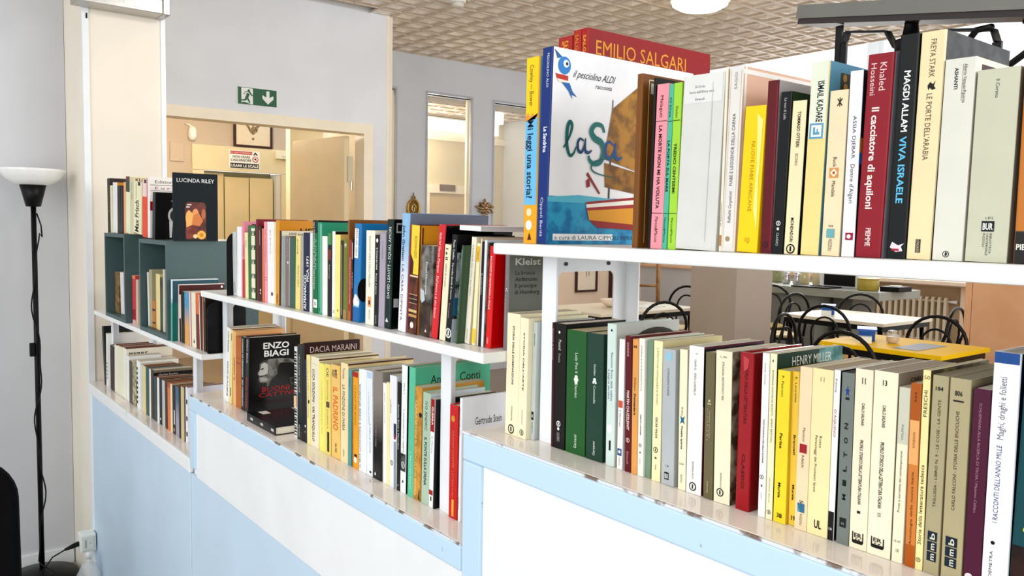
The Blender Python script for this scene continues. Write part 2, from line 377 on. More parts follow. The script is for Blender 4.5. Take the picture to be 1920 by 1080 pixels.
# ------------------------------------------------------------------ raised shelves on metal frames
shelf_m = mat('f4f4f2', .3, kind='paint', scale=6); frame_m = mat('eef1f4', .3, .05, 'paint', scale=12)
def shelf(y0, y1, zt, th, zc, posts, label):
    t = thing('raised_shelf', label, 'shelf', (1.0, (y0+y1)/2, zc), group='raised shelves over the counters'); o = -Vector(t.location)
    MB().box(.85, 1.22 if zt > -.1 else 1.15, y0, y1, zt-th, zt, shelf_m).build('board', t, loc=o, bevel=.003)
    for y in posts:
        m = MB(); x0, x1, w_, fl = .920, 1.125, .030, .034
        zt2 = zt-th-.0003
        # pressed frame: front post, back post, top plate with a rounded opening, returned flanges
        def rr(r, cx, cz, a0): return [(cx+r*math.cos(math.radians(a0+k*15)), cz+r*math.sin(math.radians(a0+k*15))) for k in range(7)]
        outer = [(x0, zc+.0003), (x0, zt2), (x1, zt2), (x1, zc+.0003)]
        ht = zt2-.030; r = .012
        hole = [(x0+fl, zc+.0003)]+[(x0+fl, ht-r)]+rr(r, x0+fl+r, ht-r, 180)[::-1][::-1]
        arc1 = [(x0+fl+r+r*math.cos(math.radians(180-k*15)), ht-r+r*math.sin(math.radians(180-k*15))) for k in range(7)]
        arc2 = [(x1-fl-r+r*math.cos(math.radians(90-k*15)), ht-r+r*math.sin(math.radians(90-k*15))) for k in range(7)]
        poly = [(x0, zc+.0003), (x0, zt2), (x1, zt2), (x1, zc+.0003), (x1-fl, zc+.0003)]+arc2[::-1]+arc1[::-1]+[(x0+fl, zc+.0003)]
        m.prism(poly, len(poly), 'y', y-.003, y, frame_m)
        m.box(x0, x0+.003, y-.036, y-.003, zc+.0003, zt2, frame_m); m.box(x1-.003, x1, y-.036, y-.003, zc+.0003, zt2, frame_m)
        m.box(x0+.003, x1-.003, y-.036, y-.003, zt2-.003, zt2, frame_m)
        f = m.build('support_frame', t, loc=o)
        for sx in (x0+.05, x1-.05): MB().tube([(sx, y-.006, zt2-.016), (sx, y-.0031, zt2-.016)], .0035, 8, dark).build('screw', f)
    return t
shelf(-.45, 1.140, -.0264, .0195, -.373, (1.088, -.2), 'highest white shelf, holding the picture book and novels nearest the camera')
shelf(1.165, 2.732, -.2225, .020, -.588, (1.405, 2.728), 'middle white shelf, one step below the highest')
shelf(2.735, 4.36, -.434, .020, -.812, (3.05, 4.332), 'lowest white shelf, carrying the two dark green cubes')
# ------------------------------------------------------------------ objects round the counters
black = mat('070708', .4, spec=.2); blackm = mat('0c0c0d', .35, .1, 'metal', spec=.25); chrome = mat('d0d0d0', .15, 1.0, 'metal'); white_pl = mat('eef0ea', .4)
# uplighter floor lamp
LX, LY = .667, 4.80
lp = thing('floor_lamp', 'black floor lamp with a white bowl shade in front of the grey wall', 'floor lamp', (LX, LY, ZL))
MB().lathe([(.02, .0), (.170, .0), (.174, .018), (.166, .040), (.08, .058), (.02, .068), (.012, .068)], 36, black).build('base', lp, True)
def zl(z): return z-ZL
lean = .045
MB().tube([(lean*.0, 0, .04), (.0, 0, 1.0), (.0, 0, zl(.07))], .0125, 12, black).build('pole', lp, True)
MB().lathe([(.014, zl(.062)), (.034, zl(.064)), (.062, zl(.178)), (.055, zl(.178))], 28, black).build('socket_cone', lp, True)
MB().lathe([(.05, zl(.170)), (.085, zl(.178)), (.125, zl(.206)), (.148, zl(.24)), (.152, zl(.252)), (.146, zl(.252)), (.12, zl(.212)), (.05, zl(.182))], 40, mat('f6f4f0', .3)).build('lamp_shade', lp, True)
cab = []
for k in range(60):
    t = k/59; z = zl(.02)*(1-t)+.12*t
    wv = .017*math.sin(t*17+.6)+.006*math.sin(t*41)
    cab.append((wv, -.0155, z))
cab[0] = (.012, -.012, zl(.03)); cab[1] = (.03, -.012, zl(-.03)); cab[2] = (.034, -.012, zl(-.09))
cab += [(cab[-1][0]+.01, -.03, .10), (.04, -.08, .075), (.07, -.15, .055), (.10, -.20, .012)]
cb = MB().tube(cab, .0035, 6, black).build('cable', lp, True)
MB().box(-.035, -.012, -.026, -.004, zl(-.70), zl(-.63), black).build('switch', lp, bevel=.004)
# socket box on the corner of the lowest counter, adaptor and plug
sx = thing('socket_box', 'off-white surface socket with a black plug at the foot of the lowest counter', 'socket', (.80, 4.45, -1.60))
MB().box(-.02, .052, -.035, .04, -.045, .045, white_pl).build('housing', sx, bevel=.006)
f = MB().box(-.012, .04, -.041, -.0355, -.034, .034, mat('dfe2da', .4)).build('face_plate', sx, bevel=.002)
MB().box(.0, .006, -.043, -.0412, -.02, .02, mat('9aa29a', .4)).lathe([(.003, 0), (.003, .001)], 8, dark, (.025, -.042, .0)).build('switch', sx)
MB().tube([(-.02, 0, -.005), (-.045, -.005, -.01), (-.085, -.012, -.018)], [.013, .012, .006], 10, black).build('plug', sx, True)
tag(MB().tube([(.717, 4.438, -1.618), (.66, 4.43, -1.64), (.62, 4.44, -1.70), (.60, 4.50, -1.78), (.61, 4.55, -1.85), (.64, 4.60, -1.88)], .0035, 6, black).build('power_cable', None, True), 'black lamp lead curving from the wall socket down to the lamp foot', 'cable')
ds = thing('dispenser_bottle', 'small clear plastic bottle standing on the floor under the socket', 'bottle', (.80, 4.33, ZL))
clear = glass('e8eef0', .1, .35)
MB().lathe([(.05, 0), (.055, .02), (.055, .17), (.03, .22), (.012, .235), (.012, .25)], 20, clear).build('body', ds, True)
MB().lathe([(.013, .25), (.013, .275), (.010, .28)], 14, white_pl).build('cap', ds, True)
# black padded chair edge at the left of the frame
ch = thing('armchair', 'black padded chair with a rounded back, cut off at the left edge', 'chair', (.20, 3.45, ZL))
def pad(w, h, t, r, m, n=8):
    pts = []
    for cx, cz, a0 in ((w/2-r, h/2-r, 0), (-w/2+r, h/2-r, 90), (-w/2+r, -h/2+r, 180), (w/2-r, -h/2+r, 270)):
        pts += [(cx+r*math.cos(math.radians(a0+k*90/n)), cz+r*math.sin(math.radians(a0+k*90/n))) for k in range(n+1)]
    return MB().prism(pts, len(pts), 'y', -t/2, t/2, m)
pad(.42, .62, .07, .16, mat('070708', .8, kind='plaster', spec=.1)).build('backrest', ch, loc=(0, 0, .72), rot=(-.08, 0, 0), bevel=.025)
pad(.44, .44, .08, .06, mat('070708', .8, kind='plaster', spec=.1)).build('seat', ch, loc=(0, .24, .44), rot=(math.pi/2, 0, 0), bevel=.02)
for lx in (-.18, .18):
    for ly in (.05, .42): MB().tube([(lx, ly, 0), (lx, ly, .40)], .014, 8, black).build('leg', ch, True)
# air heater at the top of the pier
ac = thing('air_curtain', 'brushed silver heater casing with dark slats at the top of the white pier', 'heater', (1.04, 4.462, 1.035))
silver = mat('b9b7b2', .3, .7, 'metal', scale=20)
MB().box(-.235, .16, -.06, .068, 0, .07, silver).build('bottom_rail', ac, bevel=.004)
MB().box(.16, .195, -.062, .068, -.002, .4, silver).build('end_cap', ac, bevel=.004)
MB().box(-.2, .16, -.035, .068, .07, .40, dark).build('core', ac)
for k in range(6): MB().box(-.2, .159, -.056, -.036, .078+k*.05, .094+k*.05, mat('dcdad4', .35)).build('slat', ac)
MB().tube([(-.02, -.061, .03), (-.02, -.0635, .03)], .006, 10, white_pl).build('screw', ac)
tag(MB().box(.873, .879, 4.524, 4.5305, .985, 1.01, black).build('hook', None), 'tiny black hook high on the left edge of the white pier', 'hook')

def plaque(name, label, cat, x0, x1, y, z0, z1, t, base, group=None):
    r = thing(name, label, cat, ((x0+x1)/2, y, (z0+z1)/2), group=group); w_, h_ = (x1-x0), (z1-z0)
    MB().box(-w_/2, w_/2, -t, 0, -h_/2, h_/2, base).build('panel', r)
    return r, w_, h_, -t
def art2d(r, w_, h_, y, items, name='print'):
    mb = MB(); k = 0
    for it in items:
        k += 1; yy = y-.0004*k
        P = lambda a, f: (-w_/2+a*w_, yy, -h_/2+f*h_)
        if it[0] == 'r': mb.face([P(it[1], it[3]), P(it[2], it[3]), P(it[2], it[4]), P(it[1], it[4])], it[5])
        elif it[0] == 'p': mb.face([P(a, f) for a, f in it[1]], it[2])
        elif it[0] == 't':
            _, s, a0, a1, f0, f1, m, b = it
            o = Vector(P(a0, f0)); add_text(mb, s, o, Vector(P(a1, f0))-o, Vector(P(a0, f1))-o, m, b)
    return mb.build(name, r)
green = mat('0e5a35', .4); whitep = mat('f2f4f0', .4); redp = mat('c11f2b', .4)
r, w_, h_, y = plaque('exit_sign', 'green emergency exit sign with running figure and downward arrow above the doorway', 'sign', 2.007, 2.288, W-.001, .806, .928, .006, whitep)
art2d(r, w_, h_, y, [('r', .012, .988, .03, .97, green), ('r', .10, .385, .06, .94, whitep),
    ('p', ell(.285, .80, .030, .075, 14), green),
    ('p', [(.20, .70), (.25, .74), (.30, .66), (.34, .54), (.385, .50), (.385, .56), (.36, .60), (.33, .72), (.27, .78), (.21, .76), (.15, .60), (.165, .56)], green),
    ('p', [(.235, .68), (.305, .62), (.27, .40), (.325, .14), (.29, .12), (.235, .34), (.20, .42)], green),
    ('p', [(.20, .46), (.26, .42), (.22, .24), (.08, .20), (.08, .26), (.18, .31)], green),
    ('p', [(.10, .03), (.10, .12), (.16, .16), (.34, .06), (.34, .03)], green),
    ('p', [(.72, .88), (.80, .88), (.80, .52), (.90, .64), (.90, .44), (.76, .14), (.62, .44), (.62, .64), (.72, .52)], whitep)])
r, w_, h_, y = plaque('lift_notice', 'white and black notice forbidding use of the lift in a fire', 'sign', 3.105, 3.447, E_-.031, .588, .785, .004, whitep)
art2d(r, w_, h_, y, [('r', .04, .75, .80, .97, redp), ('t', 'IN CASO DI INCENDIO', .06, .73, .84, .93, whitep, False),
    ('t', 'NON USARE', .12, .68, .60, .73, dark, True), ('t', "L'ASCENSORE", .06, .72, .42, .55, dark, True),
    ('r', .04, .97, .04, .31, dark), ('t', 'USARE LE SCALE', .06, .95, .10, .25, whitep, True),
    ('p', ell(.85, .56, .10, .17, 18), redp), ('p', ell(.85, .56, .075, .13, 18), whitep), ('p', [(.79, .62), (.91, .48), (.90, .46), (.78, .60)], redp), ('r', .82, .88, .52, .62, dark),
    ('p', [(.77, .78), (.85, .97), (.93, .78), (.89, .78), (.85, .86), (.81, .78)], dark)])
r = thing('emergency_light', 'small cream emergency light box at the right end of the lift header', 'light fitting', (3.72, E_-.031, .765))
MB().box(-.10, .10, -.05, 0, -.045, .04, mat('f2ecd0', .4)).build('body', r, bevel=.006)
art2d(r, .2, .085, -.0505, [('t', 'SALITA', .30, .62, .22, .36, mat('6b6450', .5), False)])
r = thing('framed_print', 'dark framed print of a brown garland over the lift', 'picture', (3.38, E_-.001, .985)); fm = mat('3b1b1c', .4, kind='wood')
PW, PH = .43, .31
MB().box(-PW/2+.02, PW/2-.02, -.015, 0, -PH/2+.02, PH/2-.02, mat('ead9bd', .5)).build('paper', r)
for q in ((-PW/2, PW/2, -PH/2, -PH/2+.022), (-PW/2, PW/2, PH/2-.022, PH/2), (-PW/2, -PW/2+.022, -PH/2+.022, PH/2-.022), (PW/2-.022, PW/2, -PH/2+.022, PH/2-.022)):
    MB().box(q[0], q[1], -.03, 0, q[2], q[3], fm).build('frame_rail', r)
br = mat('5d4a33', .5, c2='a98f63', scale=60)
art2d(r, PW, PH, -.016, [('p', [(.22, .86), (.35, .70), (.42, .52), (.5, .44), (.60, .55), (.64, .72), (.78, .86), (.66, .84), (.55, .72), (.5, .78), (.44, .66), (.36, .80)], br), ('p', ell(.5, .30, .035, .05, 12), br)])
# motion sensor and wall panel in the hall
r = thing('motion_sensor', 'white oval sensor hanging high on the hall wall', 'sensor', (2.72, E_, .93))
MB().tube([(-.07, -.005, .10), (-.03, -.04, .085), (0, -.045, .06)], .010, 8, white_pl).build('bracket', r, True)
MB().lathe([(.006, .075), (.03, .065), (.043, .03), (.045, -.03), (.034, -.065), (.012, -.078)], 20, white_pl, (0, -.045, 0)).build('body', r, True)
tag(MB().box(2.50, 2.64, E_-.015, E_, .63, .83, hall_m).build('cover_plate', None, bevel=.004), 'blank painted cover plate on the hall wall left of the lift', 'panel')
# two gilt ornaments on the far wall
gold = mat('b08a3e', .3, .8, 'metal', scale=30); bronze = mat('a98a66', .3, .7, 'metal', scale=30)
r = thing('gilt_medallion', 'small oval gilt frame with a coiled motif on the grey wall left of the bow', 'ornament', (4.03, FW_-.001, .16))
ep = [(.062*math.cos(k*math.pi/12), -.012, .085*math.sin(k*math.pi/12)) for k in range(24)]
MB().tube(ep, .012, 8, gold, True).build('frame', r, True)
MB().prism([(p[0]*.85, p[2]*.85) for p in ep], 24, 'y', -.008, 0, mat('7d5c24', .4, .3)).build('plate', r)
MB().tube([(.028*math.cos(k*.7)*(1-k/14), -.014, .045*math.sin(k*.7)*(1-k/16)) for k in range(12)], .006, 6, mat('e3c987', .3, .6, 'metal')).build('relief', r, True)
MB().tube([(-.02, -.01, .10), (0, -.01, .125), (.02, -.01, .10)], .008, 6, gold).build('crest', r, True)
MB().tube([(0, -.008, .125), (0, -.008, .15)], .004, 6, dark).build('hanging_loop', r, True)
r = thing('bow_ornament', 'bronze ribbon bow ornament on the grey wall by the third inner window', 'ornament', (4.85, FW_-.001, .19))
for k in range(9):
    a = k*2*math.pi/9+.2; L = .085 if k % 2 else .11
    MB().tube([(0, -.02, 0), (L*.5*math.cos(a+.3), -.045, L*.5*math.sin(a+.3)), (L*math.cos(a), -.02, L*math.sin(a)*.75), (L*.5*math.cos(a-.3), -.02, L*.5*math.sin(a-.3))], [.012, .016, .012, .010], 6, bronze).build('ribbon_loop', r, True)
MB().lathe([(.02, -.02), (.026, 0), (.02, .02)], 12, bronze, (0, -.03, 0)).build('knot', r, True)
# lights and detector
r = thing('ceiling_lamp', 'round glowing white ceiling lamp on the tiled ceiling', 'ceiling light', (4.49, 3.72, ZC+.012))
MB().lathe([(.19, 0), (.20, -.012), (.20, -.03), (.19, -.03)], 40, white_pl).build('rim', r, True)
MB().lathe([(.188, -.028), (.185, -.055), (.14, -.080), (.05, -.090)], 40, glow('fff6dc', 6)).build('diffuser', r, True)
r = thing('smoke_detector', 'small white smoke detector on the tiled ceiling above the doorway wall corner', 'detector', (3.30, 4.88, ZC+.012))
MB().lathe([(.055, 0), (.055, -.02), (.048, -.022)], 24, white_pl).build('base', r, True); MB().lathe([(.042, -.022), (.040, -.045), (.025, -.055)], 24, mat('d8d5c8', .4)).build('sensing_head', r, True)
r = thing('reflection_band', 'long glowing band standing for a window reflection, high behind the second inner window', 'light fitting', (4.5, 7.55, 1.09))  # glowing band added for the windows mirrored in the pane
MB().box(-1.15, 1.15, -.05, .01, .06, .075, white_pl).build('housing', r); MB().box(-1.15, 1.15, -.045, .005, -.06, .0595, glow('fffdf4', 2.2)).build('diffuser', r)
r = thing('reflection_box', 'small square glowing box standing for a reflection in the third inner window', 'light fitting', (5.20, 6.93, 1.13))  # no lamp here: glowing box added for a bright reflection
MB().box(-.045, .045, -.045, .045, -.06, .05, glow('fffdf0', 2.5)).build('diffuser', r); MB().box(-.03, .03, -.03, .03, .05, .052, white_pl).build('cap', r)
tag(MB().box(4.90, 5.10, 7.545, 7.555, .385, .455, mat('6d4f2c', .5)).build('door_sign', None), 'brown plate over the doorway behind the second inner window', 'sign')
tag(MB().box(3.42, 3.70, 6.95, 6.97, -.2, .28, mat('1f1d1e', .5)).build('stair_rail_panel', None), 'dark panel low behind the narrow first inner window', 'panel')

# ------------------------------------------------------------------ dining room
def bent_chair(label, pos, face, seat_m):
    t = thing('bistro_chair', label, 'chair', (pos[0], pos[1], ZU), (0, 0, face), 'black bentwood bistro chairs'); m = blackm
    # local: back at y = 0, seat towards +y
    arch = [(-.19, .02, .46)]+[(-.195, .0, .60)]+[(.20*math.cos(math.radians(180-k*15)), -.03-.01*math.sin(math.radians(k*15)), .68+.20*math.sin(math.radians(180-k*15))) for k in range(13)]+[(.195, .0, .60), (.19, .02, .46)]
    MB().tube(arch, .0125, 8, m).build('backrest', t, True)
    a2 = [(-.10, .01, .46)]+[(.105*math.cos(math.radians(180-k*18)), -.02, .66+.13*math.sin(math.radians(180-k*18))) for k in range(11)]+[(.10, .01, .46)]
    MB().tube(a2, .009, 6, m).build('inner_hoop', t, True)
    MB().lathe([(.19, .455), (.205, .462), (.205, .478), (.19, .484), (.02, .480)], 24, seat_m, (0, .19, 0)).build('seat', t, True)
    MB().tube([(.195*math.cos(k*math.pi/10), .19+.195*math.sin(k*math.pi/10), .445) for k in range(20)], .011, 6, m, True).build('seat_ring', t, True)
    for sx_, sy, dx, dy in ((-.18, .02, -.03, -.05), (.18, .02, .03, -.05), (-.14, .33, -.03, .05), (.14, .33, .03, .05)):
        MB().tube([(sx_, sy, .45), (sx_+dx*.4, sy+dy*.4, .22), (sx_+dx, sy+dy, 0)], .011, 8, m).build('leg', t, True)
    MB().tube([(.15*math.cos(k*math.pi/8), .18+.15*math.sin(k*math.pi/8), .22) for k in range(16)], .008, 6, m, True).build('foot_ring', t, True)
    return t
ys = mat('e9c12a', .35); cane = mat('d9b978', .5, kind='wood')
def facing(p, q): return math.atan2(q[1]-p[1], q[0]-p[0])-math.pi/2
def table(label, x0, x1, y0, y1, z, top, name='bistro_table'):
    t = thing(name, label, 'table', ((x0+x1)/2, (y0+y1)/2, ZU), group='dining tables'); w2, d2, H = (x1-x0)/2, (y1-y0)/2, z-ZU
    MB().box(-w2, w2, -d2, d2, H-.028, H, top).build('tabletop', t, bevel=.004)
    MB().box(-w2+.02, w2-.02, -d2+.02, d2-.02, H-.07, H-.0285, black).build('apron', t)
    for a_ in (-1, 1):
        for b_ in (-1, 1): MB().tube([(a_*(w2-.06), b_*(d2-.06), H-.07), (a_*(w2-.03), b_*(d2-.03), 0)], .018, 8, black).build('leg', t, True)
    return t
yt = mat('f6c60a', .55, kind='paint', scale=4, spec=.12); wt_ = mat('f0e6cf', .25, kind='paint', scale=4)
table('square yellow table with a grey mat, nearest the shelves', 4.88, 5.54, 2.18, 2.97, -.70, yt)
table('white square table between the yellow table and the grey bar', 6.24, 7.05, 3.24, 4.16, -.70, wt_)
table('white table seen through the metal shelf frame, left of the pillar', 4.75, 6.0, 4.86, 5.64, -.70, wt_)
table('white table half hidden behind the pillar', 6.72, 7.20, 4.92, 5.55, -.70, wt_)
for lab, p, q, sm in (
    ('black bistro chair left of the far left white table', (5.0, 5.95), (5.2, 5.2), cane),
    ('black bistro chair behind the far left white table, by the pillar', (6.60, 5.52), (5.9, 5.3), cane),
    ('black bistro chair in front of the far left white table, yellow seat', (5.0, 4.42), (5.3, 5.1), ys),
    ('black bistro chair against the pillar side of the far left white table', (5.72, 4.58), (5.5, 5.2), ys),
    ('black bistro chair behind the table hidden by the pillar', (7.64, 5.22), (7.1, 5.1), cane),
    ('black bistro chair right of the pillar with a cane seat, facing the half hidden table', (6.86, 4.46), (7.0, 5.3), cane),
    ('black bistro chair at the near left corner of the central white table', (5.95, 3.56), (6.6, 3.7), cane),
    ('black bistro chair at the near side of the yellow table, before the grey mat', (4.48, 2.55), (5.2, 2.6), ys),
    ('black bistro chair between the white and yellow tables, left one', (5.05, 3.30), (5.15, 2.7), ys),
    ('black bistro chair on the far side of the central white table, before the radiator', (7.35, 4.05), (6.7, 3.7), cane),
    ('black bistro chair at the right end of the central white table', (6.75, 2.95), (6.7, 3.6), cane),
    ('black bistro chair on the far side of the yellow table', (5.88, 2.68), (5.2, 2.6), ys),
    ('black bistro chair at the right end of the yellow table, beside the peach wall', (5.32, 1.86), (5.2, 2.5), ys)):
    bent_chair(lab, p, facing(p, q), sm)
blue_n = mat('2f5fb0', .4)
def napkin(label, x, y):
    t = thing('napkin_holder', label, 'napkin holder', (x, y, -.6995), (0, 0, .5), 'blue table caddies')
    MB().prism([(-.06, 0), (.06, 0), (.085, .07), (-.085, .07)], 4, 'y', -.05, .05, blue_n).build('tray', t, bevel=.004)
    MB().box(-.10, .10, -.06, .06, .0705, .082, blue_n).build('rim', t); MB().box(-.17, -.10, -.03, .05, 0, .04, white_pl).build('paper_napkins', t)
napkin('blue caddy with white napkins on the central white table', 6.55, 3.90)
napkin('blue caddy with white napkins on the yellow table', 5.18, 2.80)
t = thing('glass_jar', 'small glass jar with gold contents beside the blue caddy on the yellow table', 'jar', (5.19, 2.63, -.6995))
MB().lathe([(.03, 0), (.04, .008), (.04, .045), (.028, .06), (.028, .068)], 18, glass('ffffff', .05, .3)).build('bowl', t, True); MB().lathe([(.026, .003), (.036, .012), (.036, .04), (.02, .042)], 16, mat('c9931f', .35)).build('contents', t, True)
MB().lathe([(.03, .0685), (.03, .08), (.01, .084)], 16, chrome).build('lid', t, True)
tag(MB().box(4.97, 5.35, 2.36, 2.52, -.6995, -.697, mat('8d9096', .5)).build('place_mat', None), 'grey place mat on the yellow table', 'place mat')
t = thing('serving_bowl', 'wide pale round dish on the far left white table', 'bowl', (5.32, 5.25, -.6995)); MB().lathe([(.08, 0), (.13, .03), (.15, .07), (.14, .07), (.05, .02)], 28, mat('f2dfc8', .3)).build('dish', t, True)
tag(MB().box(5.45, 5.75, 5.05, 5.25, -.6995, -.694, white_pl).build('paper_menu', None, rot=(0, 0, 0)), 'white sheet lying on the far left white table', 'paper')
# bar
t = thing('bar_counter', 'long sage grey bar counter behind the central white table', 'counter', (8.2, 4.6, ZU)); bm_ = mat('a3a59a', .35, kind='paint', scale=5)
bt = -.573-ZU
MB().box(-.42, .42, -.50, 1.5, bt-.085, bt, bm_).build('worktop', t, bevel=.004); MB().box(-.30, .38, .25, 1.45, 0, bt-.0855, mat('8f9088', .5, kind='paint', scale=4)).build('base', t)
MB().box(-.05, .40, -.02, .2, 0, bt-.0855, mat('77786f', .5)).build('end_leg', t)
def onbar(name, label, cat, x, y, prof, m, group=None, parts=()):
    q = thing(name, label, cat, (x, y, -.5725), group=group); MB().lathe(prof, 20, m).build('body', q, True)
    for nm, pf, mm in parts: MB().lathe(pf, 20, mm).build(nm, q, True)
onbar('cooking_pot', 'olive yellow pot near the end of the grey bar', 'pot', 7.98, Yof(1628, 7.98, -.5), [(.09, 0), (.105, .01), (.105, .11), (.10, .115)], mat('b09a3a', .35), parts=(('rim', [(.107, .1155), (.11, .125), (.10, .125)], mat('c8b456', .35)),))
for k, (yy_, lab) in enumerate(((Yof(1475, 8.1, -.5), 'left chrome shaker of two on the far end of the bar'), (Yof(1494, 8.1, -.5), 'right chrome shaker of two on the far end of the bar'))):
    onbar('shaker', lab, 'shaker', 8.1, yy_, [(.035, 0), (.045, .02), (.03, .06), (.04, .10), (.03, .15)], chrome, 'chrome shakers on the bar', (('lid', [(.03, .151), (.025, .17), (.01, .18)], chrome),))
for k, (yy_, lab) in enumerate(((Yof(1458, 8.25, -.5), 'green glass jar at the far left end of the bar'), (Yof(1507, 8.25, -.5), 'tall glass jar beside the chrome shakers'), (Yof(1535, 8.25, -.5), 'glass jar left of the black microwave'))):
    onbar('storage_jar', lab, 'jar', 8.25, yy_, [(.06, 0), (.065, .02), (.065, .15), (.045, .18)], mat('8f9061' if k == 0 else 'c9b98a', .15, kind='paint', spec=.8), 'glass jars on the bar', (('lid', [(.047, .181), (.047, .20), (.02, .205)], chrome),))
t = thing('microwave_oven', 'black appliance with a white frame on the bar', 'microwave', (8.25, Yof(1586, 8.25, -.5), -.5725)); MB().box(-.15, .15, -.22, .22, 0, .24, trim_white).build('body', t, bevel=.01); MB().box(-.16, -.151, -.19, .16, .02, .22, black).build('door', t)
for k, (x_, y_, lab) in enumerate(((7.90, Yof(1530, 7.9, -.57), 'black tray lying before the microwave on the bar'), (8.15, Yof(1680, 8.15, -.5), 'black hot plate at the right end of the bar'))):
    q = thing('tray', lab, 'tray', (x_, y_, -.5725), group='black trays on the bar')
    MB().box(-.13, .13, -.22 if not k else -.10, .22 if not k else .10, 0, .014 if not k else .05, black).build('plate', q, bevel=.005); MB().lathe([(.06, .0505), (.06, .058), (.02, .058)], 16, white_pl if k else blackm, (0, 0, 0 if k else -.0355)).build('burner', q)
# radiator under the window
t = thing('radiator', 'cream column radiator in the recess under the dining window', 'radiator', (10.37, 4.95, ZU)); rm = mat('d8c7ad', .4, kind='paint', scale=5)
for k in range(14):
    y_ = -.34+k*.078*.98-.0
    MB().prism([(-.045, .10), (.045, .10), (.045, .66), (.03, .69), (-.03, .69), (-.045, .66)], 6, 'y', y_-.018, y_+.018, rm).build('radiator_column', t, bevel=.006)
MB().tube([(0, -.36, .64), (0, .72, .64)], .018, 8, rm).tube([(0, -.36, .15), (0, .72, .15)], .018, 8, rm).build('header_pipe', t, True)
MB().tube([(0, -.36, .64), (0, -.44, .64), (0, -.47, .64)], [.014, .02, .03], 8, trim_white).build('valve', t, True)
# framed picture and easel on the back wall
r = thing('framed_drawing', 'small dark framed drawing on the peach back wall, seen through the shelf frame', 'picture', (9.02, 9.599, -.80))
MB().box(-.20, .20, -.012, 0, -.17, .17, mat('ead6bc', .5)).build('paper', r)
for q in ((-.235, .235, -.20, -.17), (-.235, .235, .17, .20), (-.235, -.20, -.17, .17), (.20, .235, -.17, .17)): MB().box(q[0], q[1], -.03, 0, q[2], q[3], fm).build('frame_rail', r)
art2d(r, .4, .34, -.013, [('p', [(.45, .95), (.5, .95), (.53, .7), (.5, .55), (.48, .72)], br), ('p', [(.60, .95), (.64, .95), (.67, .72), (.64, .6), (.62, .75)], br)])
t = thing('easel', 'tall wooden ladder-like easel against the grey wall', 'easel', (8.9, 7.95, ZU)); wd = mat('9a6a38', .5, kind='wood', c2='7d5228', scale=8)
MB().tube([(0, 0, 0), (.10, .12, 1.45)], .028, 8, wd).build('leg', t, True); MB().tube([(-.30, .32, 0), (-.08, .30, 1.45)], .028, 8, wd).build('leg', t, True)
for z_ in (.3, .65, 1.0): MB().tube([(.0+z_*.07, z_*.083, z_), (-.30+z_*.15, .31, z_)], .018, 8, wd).build('rung', t, True)

# ------------------------------------------------------------------ things on the shelves
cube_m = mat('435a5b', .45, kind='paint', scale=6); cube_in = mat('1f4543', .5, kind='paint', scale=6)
def cube(y0, y1, z1, label):
    t = thing('storage_cube', label, 'box shelf', (.85, (y0+y1)/2, -.4338), group='dark green storage cubes'); h = (y1-y0)/2; H = z1+.4338; D = .34; b = .016
    MB().box(0, D, -h, h, 0, b, cube_m).build('bottom_panel', t); MB().box(0, D, -h, h, H-b, H, cube_m).build('top_panel', t)
    MB().box(0, D, -h, -h+b, b, H-b, cube_m).build('side_panel', t); MB().box(0, D, h-b, h, b, H-b, cube_m).build('side_panel', t)
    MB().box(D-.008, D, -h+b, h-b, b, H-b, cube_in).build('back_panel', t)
cube(3.735, 4.105, -.056, 'dark green open cube on the lowest shelf, farther one by the pier')
cube(3.115, 3.500, -.070, 'dark green open cube on the lowest shelf, nearer one')
def bookend(label, y, z, h, d, x0, flip=1, ft=.10):
    t = thing('bookend', label, 'bookend', (x0, y, z), group='black metal bookends'); r_ = .035
    pts = [(0, 0), (d, 0), (d, h-r_)]+[(d-r_+r_*math.cos(math.radians(k*15)), h-r_+r_*math.sin(math.radians(k*15))) for k in range(1, 7)]+[(r_+r_*math.cos(math.radians(90+k*15)), h-r_+r_*math.sin(math.radians(90+k*15))) for k in range(7)]
    MB().prism(pts, len(pts), 'y', -.0015, .0015, black).build('upright_plate', t)
    MB().box(0, d, -ft, .0015, -.0002, .0012, black).build('foot_plate', t)
bookend('black metal bookend with rounded corners at the left end of the middle shelf', Yof(424, .855, -.22)+.002, -.2222, .195, .13, .858, 1, .0016)
bookend('black metal bookend behind the middle shelf end, closing the lowest shelf', Yof(386, .875, -.43)-.014, -.4338, .172, .13, .875, 1, .015)
# stand behind the books: grey channel on a bent black bracket
t = thing('display_stand', 'grey metal rail on a bent black bracket standing behind the novels', 'stand', (1.12, .50, -.0262))
P0 = Vector((1.12, .50, -.0262)); A0 = onX(1516, 26, 1.18)-P0; A1 = onX(1985, 4, 1.10)-P0
d_ = (A1-A0).normalized(); sd = d_.cross(Vector((0, 0, 1))).normalized(); hh = .013
rail_m = mat('77766f', .35, .4, 'metal', scale=20); m = MB()
def bar(m, a, b, w_, h_, mt):
    d = (b-a).normalized(); s_ = d.cross(Vector((0, 0, 1)) if abs(d.z) < .95 else -sd).normalized()*w_/2; u_ = s_.cross(d).normalized()*h_/2; i = len(m.v)
    for c in (a, b): m.v += [tuple(c+s_+u_), tuple(c-s_+u_), tuple(c-s_-u_), tuple(c+s_-u_)]
    for f in ((0, 1, 2, 3), (7, 6, 5, 4), (0, 4, 5, 1), (1, 5, 6, 2), (2, 6, 7, 3), (3, 7, 4, 0)): m.f.append(tuple(i+k for k in f)); m.mi.append(m.m(mt))
bar(m, A0, A1, .05, .020, rail_m); m.build('rail', t)
m = MB(); bar(m, A0+Vector((0, 0, -.0145)), A1+Vector((0, 0, -.0145)), .044, .008, mat('2a1f1d', .4)); m.build('rail_underside', t)
